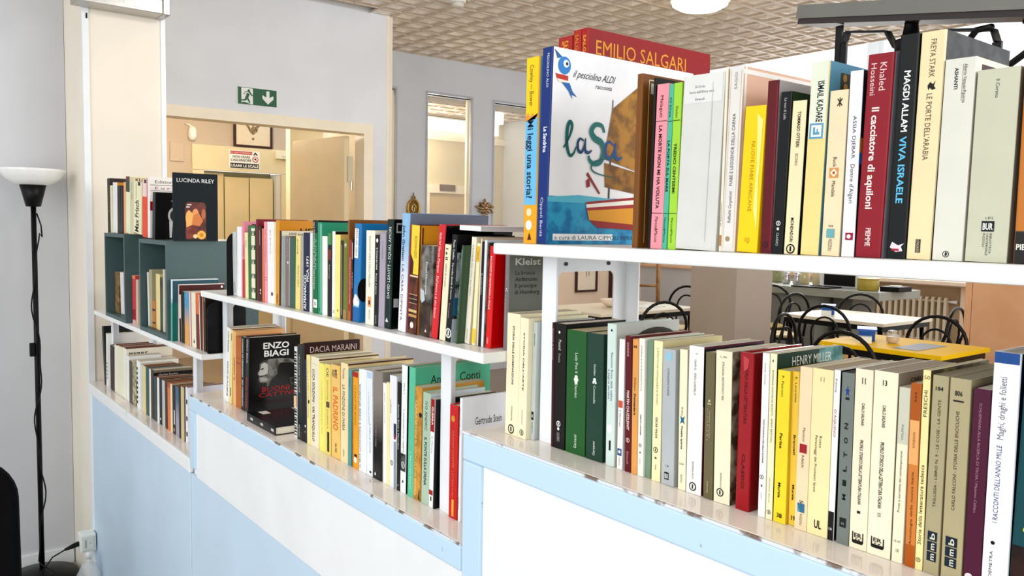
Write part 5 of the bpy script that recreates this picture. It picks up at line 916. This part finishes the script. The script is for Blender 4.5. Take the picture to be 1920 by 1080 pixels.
# the book lying flat in front of the portrait cover
def flat_book():
    z0 = -.588+.0004; a_ = onX(463, 786, .874); y1 = Yof(463, .874, z0); y0 = Yof(516, .874, z0); T = .024
    t = thing('book', 'black book lying flat before the portrait cover, white page edges facing right', 'book', (.874, y1, z0), (0, 0, 0), ROWS['D'][2]); L = y1-y0; D = .135
    m = MB(); k = cmat('12100f', .2)
    m.box(0, D, -L, 0, 0, .0022, k).box(0, D, -L, 0, T-.0022, T, k).box(0, .0022, -L, 0, .0022, T-.0022, k).build('cover', t)
    MB().box(.0026, D-.003, -L+.002, -.002, .0024, T-.0024, mat('f4ecd8', .7, kind='pages')).build('page_block', t)
    p = MB()
    for yy_ in (-.03, -.11, -.19):
        p.face([(-.0004, yy_*L/.22, T*.35), (-.0004, (yy_-.02)*L/.22, T*.35), (-.0004, (yy_-.02)*L/.22, T*.65), (-.0004, yy_*L/.22, T*.65)], cmat('c9c9c4'))
    p.face([(.03, -.01, T+.0003), (.03, -.05, T+.0003), (.055, -.05, T+.0003), (.055, -.01, T+.0003)], cmat('e8e4dc')); p.build('cover_print', t)
    return t
flat_book()
B('D', 551.7, 649.4, 556.8, 552, 'ece9e0', 'thin spine patterned with black and white bars like a barcode', s=[('r', .05, .95, .03+.031*i_, .03+.031*i_+.012+.012*((i_*7) % 3)/2, K) for i_ in range(30) if i_ not in (10, 11, 12, 13)]+[('r', .05, .95, .34, .46, 'eec9a0')])
B('D', 557.2, 645.8, 567.2, 557.2, '1e2f2c', 'dark green-black hardback with tiny white lettering, right of the barcode spine', hard=True, rough=.25, cc='151a18', s=[('t', 'UNA LAMA DI LUCE', .9, .5, 'c8d0cc', 'd', (.3, .5)), ('t', 'SELLERIO', .16, .03, 'c8d0cc', 'd', (.3, .5))])
B('D', 567.4, 643, 570.6, 567.4, '3a1a17', 'tall dark brown hardback whose cover top carries pink-white capitals', hard=True, cc='42201b', dep=.165, cv=[('t', 'DACIA MARAINI', .90, .965, 'e8cfc8', 'h', (.10, .94))])
B('D', 570.8, 673.5, 574.2, 571, '12304a', 'narrow navy paperback with a white dot low on its spine', dep=.10, s=[('c', .5, .20, .28, Wt), ('c', .4, .13, .18, 'c8c8c8')], cc='12283c')
B('D', 574.4, 664.7, 582.3, 575.7, 'f4e9a8', 'pale yellow paperback with a small black square, left of the thick cream roundback', s=[('r', .4, .75, .46, .50, K), ('t', 'NOVELLE PER UN ANNO', .95, .30, 'b5a860', 'd', (.3, .55))])
B('D', 583, 667, 597.8, 582.5, 'f3ead2', 'thick cream hardback with black capitals read down its spine and across its cover', hard=True, cc='efe0c0', dep=.175, s=[('t', 'LUCA GOLDONI - VAI TRANQUILLO', .86, .06, K, 'dB', (.22, .52)), ('b', .915, .918, 'c8b890')], cv=[('t', 'LUCA GOLDONI', .86, .93, '2f2a20', 'hB', (.12, .98)), ('b', .97, .985, '6a4a30')])
B('D', 598.2, 679.8, 608.4, 598.9, 'f6ee84', 'lemon yellow paperback right of the thick cream hardback', s=[('t', 'LA LINGUA SALVATA E ALTRO', .8, .2, 'd8c850', 'd', (.4, .6))])
B('D', 609, 681, 619.6, 609.3, 'f3df82', 'yellow paperback with two large letters at its head and a dark label at its foot', s=[('t', 'OE', .955, .86, K, 'd', (.3, .68)), ('r', .25, .82, .52, .585, '6a5a50'), ('t', 'RACCONTO CITTADINO', .82, .60, 'a89a50', 'd', (.4, .6)), ('t', 'DUEMILA', .50, .28, 'a89a50', 'd', (.4, .6)), ('r', .42, .78, .03, .25, '3a3630')])
B('D', 620.6, 682, 637.2, 622, 'f2cd80', 'apricot yellow paperback with big orange lettering and black lines at its head', pg='c9ae80', s=[('t', 'MARIO', .95, .86, K, 'dB', (.42, .72)), ('t', 'PUZO', .94, .87, K, 'dB', (.12, .38)), ('t', 'IL PADRINO', .76, .30, 'e8862a', 'dB', (.22, .78)), ('t', 'DALL OGLIO', .16, .06, '4a3414', 'dB', (.42, .62))])
B('D', 638.7, 678.6, 652.4, 638.3, 'f5e2b8', 'cream hardback with black capitals and its author line across a tall cover', hard=True, cc='ecd7a6', dep=.185, s=[('t', 'Tomizza', .95, .84, '6a3a24', 'd', (.3, .6)), ('t', 'LA FINZIONE DI MARIA', .78, .32, K, 'd', (.26, .62)), ('t', 'RIZZOLI', .13, .06, '5a4a3a', 'd', (.35, .55))], cv=[('t', 'Fulvio Tomizza', .885, .945, '2f2416', 'hB', (.38, .98)), ('b', .985, 1, '6a3a24')])
B('D', 653.3, 692, 659.6, 652, '62a6a4', 'narrow teal blue paperback right of the cream hardback', s=[('t', 'ISAAC', .92, .82, '1c3a3c', 'd', (.35, .6))])
B('D', 660.5, 696, 671.6, 660.6, 'eeb02c', 'amber yellow paperback with a red head', s=[('b', .95, 1, 'b82a20'), ('t', 'LA FIGLIA DEL BOSCO', .86, .45, 'a06a10', 'd', (.42, .64)), ('r', .35, .8, .12, .15, K), ('c', .55, .09, .24, Wt), ('r', 0, .16, 0, .95, 'c06a28')])
B('D', 673, 691, 677.2, 672.8, 'f3f5f7', 'thin white spine with a dark line of print, first of the white group', s=[('t', 'ROMANZI BREVI E RACCONTI SCELTI', .85, .03, '1c2c4a', 'dB', (.3, .75))])
B('D', 677.5, 691.3, 687, 677.6, 'f2f5f9', 'plain bluish white paperback in the middle of the white group')
B('D', 687.5, 694, 699.3, 688, 'eef2f6', 'white paperback with faint grey print left of the dark fading spine', s=[('r', .1, .9, .93, .99, 'c8daee'), ('t', 'IL NOME DELLA FEDE', .8, .5, 'b9c4c8', 'd', (.3, .5)), ('t', 'E DELLE COSE', .5, .22, '8a9498', 'd', (.5, .7)), ('r', .5, .8, .03, .05, K)])
B('D', 700.8, 694, 717, 698.4, '0c0a0b>9a9088', 'hardback with a spine fading from warm grey to black, white triangle at its foot', hard=True, rough=.2, cc='9c978e', dep=.14, s=[('t', 'IL GRANDE CERCATORE DI OMBRE', .70, .30, 'a89c94', 'd', (.26, .44)), ('p', [(.22, .035), (.44, .035), (.33, .065)], Wt)])
B('D', 718, 717, 724.8, 718, 'f5f4f2', 'slim white paperback touching the pale yellow one', s=[('t', 'Sei storie', .9, .6, 'c0bcb4', 'd', (.4, .6))])
B('D', 725, 716, 730.8, 725, 'f7ecb2', 'slim pale butter yellow paperback right of the slim white one')
B('D', 731, 702.5, 744.2, 730.6, 'eff1f3', 'white paperback with a blue-red patch and a grey lower right spine', s=[('t', 'LA PROVA', .78, .66, K, 'd', (.08, .24)), ('r', .60, .98, .46, .58, '2c3450'), ('r', .62, .9, .44, .48, 'a03040'), ('r', .62, 1, 0, .42, '9aa3ac'), ('o', .3, .22, .2, '5a5a5e', 'eff1f3')])
B('D', 745.5, 716, 751.5, 743.3, '131417', 'thin black spine with white print, left of the tall white one', s=[('t', 'Antonio Rossi e Maccabea', .8, .38, Wt, 'd', (.3, .64)), ('c', .5, .05, .16, 'a8a8a8')])
B('D', 753.8, 683.6, 764, 750, 'f4f4f3', 'tall white spine with a black and white picture near its foot and a black cover', cc='18181a', s=[('t', 'FRA I', .86, .78, '8a8a8a', 'd', (.4, .6)), ('t', 'IL NOVECENTO DI TRIESTE', .66, .32, '5a5a5a', 'd', (.4, .6)), ('r', .05, .95, .17, .31, '6a6a6c~1c1c1e'), ('o', .5, .22, .34, 'd8d8d8', '3a3a3c'), ('r', .4, .6, .08, .10, K)], dep=.16)
B('D', 767, 687, 779, 763.2, '6fcaa8', 'mint green hardback with author letters across its tall cover', hard=True, rough=.2, cc='62b896', dep=.20, s=[('t', 'IL BALLO NEL BOSCO', .35, .06, 'e0f4ea', 'd', (.4, .6))], cv=[('t', 'Anna', .865, .935, '1f2a22', 'h', (.20, .44)), ('t', 'Conti', .865, .935, '1f2a22', 'h', (.58, .86)), ('t', 'AI', .70, .78, '1f2a22', 'h', (.70, .8))])
B('D', 778.2, 723.4, 791.5, 774.5, 'd9a44e~b98a3c', 'mottled ochre spine with gold lettering and a black shape at its head', cc='cf9c48', s=[('t', 'CLARA SERENI IL GIOCO DEI REGNI', .88, .04, 'f2dd9a', 'd', (.14, .40)), ('c', .85, .76, .2, '1a1612'), ('p', [(.7, .02), (.85, .12), (.95, .0)], '2a2018')])
B('D', 793, 734, 808.5, 789, 'b9cfba', 'pale sage green hardback with black lettering, left of the red and white spine', hard=True, rough=.3, cc='d8dde0', dep=.14, s=[('t', 'IVO ANDRIC', .92, .66, K, 'd', (.34, .66)), ('t', 'IL PONTE SULLA DRINA', .60, .17, K, 'dB', (.34, .66))])
B('D', 808.5, 747, 816, 803.5, 'f5f4f4', 'slim paperback with a red upper spine and white lower spine left of the metal post', cc='141416', s=[('b', .70, 1, 'b01226'), ('t', 'GUERRA', .93, .76, Wt, 'dB', (.3, .7)), ('t', 'A. Moravia', .66, .50, K, 'd', (.4, .62)), ('b', .115, .16, 'b01226'), ('r', .4, .7, .06, .10, '4a4a4a')])
B('D', 816.5, 749, 819, 811.6, '131315', 'thin black spine pressed against the near metal post')
B('D', 843.4, 757, 859, 840.4, 'cf2a26', 'glossy red volume with gold seal and yellow foot bar, right of the metal post', hard=True, rough=.15, cc='b81c1a', dep=.12, s=[('c', .45, .88, .22, 'e0a03a'), ('t', 'GRANDI RICETTE', .78, .45, 'e88a5a', 'd', (.4, .6)), ('t', 'LETTERATURA', .42, .18, 'e88a5a', 'd', (.4, .6)), ('r', .4, .66, .02, .17, 'f0b24a')])
B('D', 862, 745.5, 866.5, 857.5, 'f3f3f5', 'white hardback with a small black author line on its cover, half behind the tall counter', hard=True, rough=.3, cc='f1f1f4', dep=.15, s=[('t', 'Autobiografia', .92, .7, '8a8a8a', 'd', (.3, .6)), ('t', 'ADELPHI', .2, .1, K, 'd', (.3, .6))], cv=[('t', 'Gertrude Stein', .77, .835, K, 'h', (.22, .66)), ('t', 'Autobiografia di Alice Toklas', .70, .735, K, 'h', (.22, .78))])

# ---- row E: lowest shelf and inside the cubes
B('E', 320.2, 524, 323.6, 320.5, 'e4eef2', 'tall pale book with a teal lower spine right beside the nearer cube', X=.860, cc='3d6472', dep=.165, s=[('b', 0, .62, '6fc2b2'), ('b', .62, .68, '9fd6cc')], cv=[('b', .985, 1, 'dce8ee'), ('b', 0, .62, '2a7a72')])
B('E', 332, 532.8, 335, 334, 'f0d8ce', 'thin pinkish spine with a wide maroon cover behind the low books', cc='5a2018', dep=.165, cv=[('b', .985, 1, 'f0e4dc'), ('r', .92, .96, .92, .96, Wt)])
B('E', 335.4, 552, 338.6, 337, 'e9dfd6', 'thin low white spine left of the dark brown one on the lowest shelf', s=[('b', 0, .5, '2a2020')])
B('E', 339, 545.4, 345, 340.2, '2c221c', 'dark brown paperback left of the blue and tan spine', s=[('b', .1, .4, '3a3a20')])
B('E', 345.4, 547, 353.6, 346.6, 'e2b070>62a6c8', 'paperback fading from sky blue at its head to tan', pg='d8b890')
B('E', 354, 547, 358.8, 356.2, 'f2e0dc', 'pinkish white paperback right of the blue and tan spine', s=[('r', .5, .9, 0, 1, 'c08a8a')])
B('E', 359, 548, 366, 361, 'f0ead2', 'cream paperback with a small black triangle low on its spine', cc='4f6a50', s=[('p', [(.3, .08), (.7, .08), (.5, .16)], K)])
B('E', 366.7, 549, 372.2, 369.6, 'e8783c', 'orange and brown paperback leaning left on the lowest shelf', s=[('b', 0, .62, '7a2c1c')])
B('E', 372.5, 552, 377.5, 375.2, '5a2a1c', 'reddish brown spine with white edges left of the bookend', s=[('r', 0, .3, 0, 1, 'f4e8dc')])
B('E', 379.3, 554, 385, 380.6, '2a1812', 'dark brown paperback with a pink edge, last before the bookend', s=[('r', 0, .3, 0, 1, 'e8a880'), ('c', .7, .93, .2, '8a8a8a')])
_z = -.434+.0165
B('E', 215.2, 509, 222, 216.5, 'a88a5a~7c6238', 'old tan paperback inside the farther cube, left one', X=.885, sb=.05, z=_z, dep=.11)
B('E', 224.8, 510.5, 231, 227, 'e6e2e2', 'white paperback inside the farther cube, right one', X=.885, sb=.05, z=_z, dep=.11)
B('E', 247.5, 515.6, 254.2, 249, 'd8545a', 'coral red paperback standing between the two cubes', X=.876, sb=.012, s=[('b', .93, 1, 'e8a070'), ('b', .1, .3, 'b02a3c'), ('b', 0, .08, 'e8c8c0')])
B('E', 254.6, 524, 258, 255.4, 'd9c9b4', 'thin beige spine beside the coral one between the cubes', X=.877, sb=.013)
B('E', 274.5, 510, 279, 277.5, 'ece8e4', 'white paperback inside the nearer cube, leftmost', X=.872, sb=.04, z=_z, s=[('r', 0, .3, 0, 1, '3a3a3a')])
B('E', 279.4, 505, 284.6, 280.6, 'b9b394', 'grey-beige paperback second inside the nearer cube', X=.872, sb=.04, z=_z)
B('E', 284.8, 563, 291, 286, 'c98a3c', 'low orange-brown paperback in the middle of the nearer cube', X=.873, sb=.04, z=_z, dep=.10, s=[('b', .62, .7, '4a2414'), ('b', .15, .22, '6a2a1c')])
B('E', 292, 513, 299.3, 293.2, 'ecd9a0', 'cream paperback right of the low orange one in the nearer cube', X=.872, sb=.04, z=_z)
B('E', 299.8, 520, 305, 300.6, '4a5a44', 'dark green speckled paperback in the nearer cube', X=.872, sb=.04, z=_z, s=[('b', .82, .95, '20402c')])
B('E', 305.2, 505, 308.5, 305.8, 'd8d4c4', 'tall thin pale spine at the right wall of the nearer cube', X=.872, sb=.04, z=_z)

# ---- row F: lowest counter
B('F', 190.6, 611.6, 195.5, 196, '17161a', 'black hardback leaning at the far left end of the lowest counter', hard=True, cc='1c1a1c')
B('F', 198.5, 625, 201, 199.6, 'f2efe9', 'white spine with dark comb-like marks on the lowest counter', s=[('r', .5, .95, .15+.07*i_, .18+.07*i_, K) for i_ in range(5)])
B('F', 206.4, 647, 213, 207.4, '3a2018', 'dark brown hardback on the lowest counter below the metal post', hard=True)
B('F', 214.6, 646, 220.4, 215, 'f3efdc', 'cream volume, first of four matching ones left of the long white cover', pg='7a3a22')
B('F', 220.8, 648, 225.4, 221.2, 'f1ecd4', 'cream volume, second of four matching ones left of the long white cover', pg='7a3a22')
B('F', 225.8, 650, 230, 226.2, 'f1ecd4', 'cream volume, third of four matching ones left of the long white cover', pg='7a3a22')
B('F', 230.4, 651.5, 236.6, 230.8, 'f4f1e2', 'cream volume whose long white cover top reads PIERRE', cc='efe9d8', dep=.20, cv=[('t', 'PIERRE', .87, .93, '2a1a14', 'hB', (.06, .46)), ('b', .80, .81, '9a8a7a')], pg='7a3a22')
B('F', 237.2, 666, 241.8, 237.6, 'f4f3ee', 'narrow white spine right of the four matching cream volumes')
B('F', 242, 675.6, 247.4, 243, '5d5646', 'dark taupe paperback on the lowest counter', dep=.13)
B('F', 248, 675.6, 255.4, 248.6, 'cfc7a2~8a8468', 'beige mottled paperback with portraits along its cover top', cc='4a2c20', cv=[('r', .2, .45, .90, .99, 'e8cf9a'), ('r', .55, .8, .90, .99, 'e8cf9a')], dep=.17)
B('F', 256, 674.8, 262, 257.2, 'f5f5f2', 'white spine with black flecks and a white cover top', s=[('r', .0, .35, .1+.1*i_, .16+.1*i_, '2a2020') for i_ in range(8)], cc='f2eee6', dep=.16)
B('F', 262.6, 682, 266.4, 263.6, 'd8dcdc', 'thin pale grey spine left of the straw yellow one')
B('F', 266.9, 684.4, 272.6, 267.8, 'ecd9a2', 'straw yellow paperback with a brown page top', pg='8a5634')
B('F', 273.3, 686, 279, 274.3, '2c6a68', 'dark teal paperback on the lowest counter', pg='8a5634')
B('F', 279.4, 691, 282.4, 280.3, 'f3eadc', 'thin cream spine between the teal and the black-topped books', pg='8a5634')
B('F', 282.8, 692, 288, 283.6, '3a3836', 'charcoal paperback whose black cover top carries white print', cc='8a7f6c', cv=[('b', .87, .95, '121214'), ('t', 'charles fourier', .89, .93, 'e8e4dc', 'h', (.12, .62))], dep=.155)
B('F', 288.6, 705, 293.8, 289.6, '42524e', 'slate grey paperback right of the charcoal one', pg='8a5634')
B('F', 294.3, 707, 298, 295.2, 'f1f0ec', 'narrow white spine left of the black one on the lowest counter', pg='8a5634')
B('F', 298.3, 708, 303, 299.3, '191715', 'black paperback with a few white flecks near the middle of the lowest counter', s=[('r', .3, .6, .1, .14, Wt)], pg='8a5634')
B('F', 303.5, 712, 308.5, 304.5, 'c9ccc8', 'pale grey paperback right of the black one on the lowest counter', pg='8a5634')
B('F', 309, 713, 313.2, 310, '4a2a1e', 'brown-black paperback left of the orange one', pg='8a5634')
B('F', 313.5, 716, 318.8, 314.8, 'e28a44', 'orange paperback near the right end of the lowest counter', pg='8a5634', s=[('b', .9, 1, 'c05a24')])
B('F', 319.2, 719, 322.4, 320.4, 'f3e6c8', 'narrow cream spine right of the orange paperback', pg='8a5634')
B('F', 322.8, 721.5, 327.8, 324, '1e1c1b', 'black and white flecked paperback left of the blue-grey one', s=[('r', .5, .9, .2, .5, 'd8d8d0'), ('r', .3, .8, .06, .12, 'b9a89c')], pg='8a5634')
B('F', 328.3, 723, 334.6, 329.8, 'b0a8b4>5a7488', 'blue-grey spine turning lilac at its foot', pg='8a5634')
B('F', 335, 723.5, 338.3, 336, '17191b', 'thin black spine between blue-grey and tan books', pg='8a5634')
B('F', 338.7, 724, 344.8, 339.7, 'd9c796', 'tan paperback third from the right end of the lowest counter', pg='8a5634')
B('F', 345, 725, 347.3, 345.8, '2f2420', 'thin dark brown spine second from the right end of the lowest counter', pg='8a5634')
B('F', 347.6, 725, 351.6, 348.4, 'eeeaf0', 'white spine with black squares at the right end of the lowest counter', s=[('r', .3, .9, .12, .2, K), ('r', .3, .9, .4, .48, K), ('r', .3, .9, .7, .78, K)], pg='8a5634')

# ---- row G: on the cubes
ZF, ZN = -.056, -.070
G0 = ROWS['G']
def Gb(*a_, **k_): k_.setdefault('z', ZF); B('G', *a_, **k_)
Gb(200.6, 334.7, 206, 202.4, '2a1a14', 'dark brown hardback leftmost on top of the farther cube', hard=True, cc='3a2418', s=[('t', 'STORIA', .85, .35, 'b9a880', 'd', (.4, .6))])
Gb(206.2, 347.7, 209.9, 207.8, 'efe8c8', 'thin low cream spine second on top of the farther cube')
Gb(211.4, 343, 219.3, 212.3, 'f2f3f1', 'white paperback third on top of the farther cube', cc='d89a3a')
Gb(220, 348.3, 226, 221.5, '1c2a2a', 'black-green paperback on top of the farther cube, right of the white one', dep=.1)
Gb(226.2, 349, 229.7, 226.6, '3a2426', 'thin dark plum spine on top of the farther cube', dep=.1)
Gb(231.5, 342, 235.4, 232.2, 'f0b98a', 'thin apricot spine left of the cream one with a green and red head')
Gb(236, 332, 243.6, 236.3, 'f2f1d2', 'cream paperback with a dark red and green head on the cubes', s=[('b', .92, 1, '7a1c2c'), ('b', .73, .92, '1c4a34')])
Gb(244.2, 333, 250.4, 244.2, 'dcd7b6', 'beige paperback left of the bold-lettered cream one', s=[('t', 'Homo Faber', .9, .6, '5a5640', 'd', (.4, .65))], cc='ead9b0', cv=[('t', 'KURT', .93, .985, K, 'hB', (.05, .4))])
Gb(251, 344, 265.6, 250.4, 'f4efcc', 'cream paperback with bold black letters read upward on the cubes', s=[('t', 'Max Frisch', .03, .64, '1a1814', 'uB', (.16, .66)), ('r', .55, .85, .93, 1, '1c1a1a'), ('r', .3, .34, .66, .97, '8a8670')])
Gb(267, 337, 275.7, 267.2, 'ee5a24', 'bright orange paperback with a pink and white head on the cubes', z=-.066, s=[('b', .70, 1, 'f3dcd8'), ('r', .4, .85, .93, .99, K)])
Gb(276.4, 332, 281, 277, 'f5f1ee', 'white book whose cover lines rise beside the black illustrated one', z=-.066, cc='f4efe9', dep=.16, cv=[('t', 'Edition Kleist', .90, .95, '3a3a3a', 'h', (.12, .95)), ('b', .865, .872, K), ('t', 'E u r o p a', .80, .845, 'a03040', 'h', (.12, .9)), ('b', .775, .78, K), ('r', 0, .3, .45, .6, 'b02438')])
Gb(286.3, 361.5, 291.5, 285.3, '131214', 'black book with a round white and yellow figure on its cover', z=ZN, hard=True, cc='0f0f11', dep=.13, cv=[('p', ell(.62, .52, .26, .20, 20), 'c9c9c4'), ('p', ell(.62, .52, .20, .15, 20), '3a3a3a'), ('r', .50, .85, .42, .58, 'e2b02c'), ('p', [(.40, .40), (.50, .36), (.48, .04), (.42, .04)], 'd8d8d4'), ('p', [(.58, .34), (.66, .34), (.64, .10), (.60, .10)], 'd8d8d4'), ('t', 'moderne', .82, .86, 'c8c8c8', 'h', (.45, .8))])
def cover_front():
    Yc = Yof(324, .872, ZN); P = onX(321.4, 323.6, .872); H = P.z-ZN; a_ = onY(405.7, 327, Yc); D = a_.x-.872
    r = dict(row='G', c='14242a', label='dark slate hardback standing front-on upon the nearer cube, arched portrait picture on its cover', s=(), cc='14242a', hard=True, rough=.6, pg='cfc4b0', dep=D,
      cv=[('t', 'LUCINDA RILEY', .865, .925, 'eef0ee', 'h', (.08, .92)),
          ('p', [(.26, .02), (.73, .02)]+[(.73, .50)]+[(.73-.07+.07*math.cos(math.radians(k*18)), .50+.075*math.sin(math.radians(k*18))) for k in range(1, 6)]+[(.33+.07*math.cos(math.radians(90+k*18)), .50+.075*math.sin(math.radians(90+k*18))) for k in range(6)], '7a4236~5a2c26'),
          ('p', ell(.34, .34, .075, .11, 16), 'e9b070'), ('p', ell(.49, .36, .085, .12, 16), 'e8a468'), ('p', [(.28, .20), (.42, .24), (.44, .40), (.34, .46), (.28, .40)], 'edb870'), ('p', [(.40, .24), (.58, .22), (.66, .30), (.56, .42), (.44, .38)], 'd88a50'), ('p', ell(.67, .40, .05, .08, 14), 'c07850'),
          ('p', [(.28, .20), (.50, .22), (.58, .12), (.40, .04), (.28, .04)], '7a3428~9a5040'), ('c', .62, .09, .10, 'f0c060'), ('c', .62, .09, .05, 'd89838'), ('c', .48, .07, .05, 'f2d8a8'), ('r', .30, .40, .53, .545, 'e8e4e0'), ('r', .28, .36, .495, .51, 'e8e4e0')])
    make_book(r, Yc, .012, H, 0, .872, ZN)
cover_front()
flush()
# loose pieces: white booklets lying across the standing books, open leaning book beyond the lowest shelf
t = thing('booklet', 'white booklet lying across book tops near the right end of the middle shelf', 'booklet', (.90, 1.315, -.0060), (.03, .0, 0))
MB().box(.0, .17, -.07, .0, 0, .0012, cmat('f2f2f2')).box(0, .17, -.07, 0, .0082, .0094, cmat('f2f2f2')).box(0, .0012, -.07, 0, .0012, .0082, cmat('f2f2f2')).build('cover', t)
MB().box(.0014, .168, -.069, -.001, .0013, .0081, mat('f4f2ee', .7, kind='pages')).build('page_block', t)
for k, (dz_, lab, c_) in enumerate(((0, 'tan book lying flat at the bottom of the pile behind the lowest metal post', 'b9a070'), (.017, 'brown book lying on the tan one behind the lowest metal post', '8a6a48'))):
    t = thing('book', lab, 'book', (.96, 3.0, -.812+.0005+dz_), (0, 0, 0), ROWS['F'][2])
    MB().box(0, .17, -.12, 0, 0, .0012, cmat(c_)).box(0, .17, -.12, 0, .0148, .016, cmat(c_)).box(0, .0012, -.12, 0, .0012, .0148, cmat(c_)).build('cover', t)
    MB().box(.0014, .169, -.119, -.001, .0014, .0146, mat('d8cbb0', .7, kind='pages')).build('page_block', t)
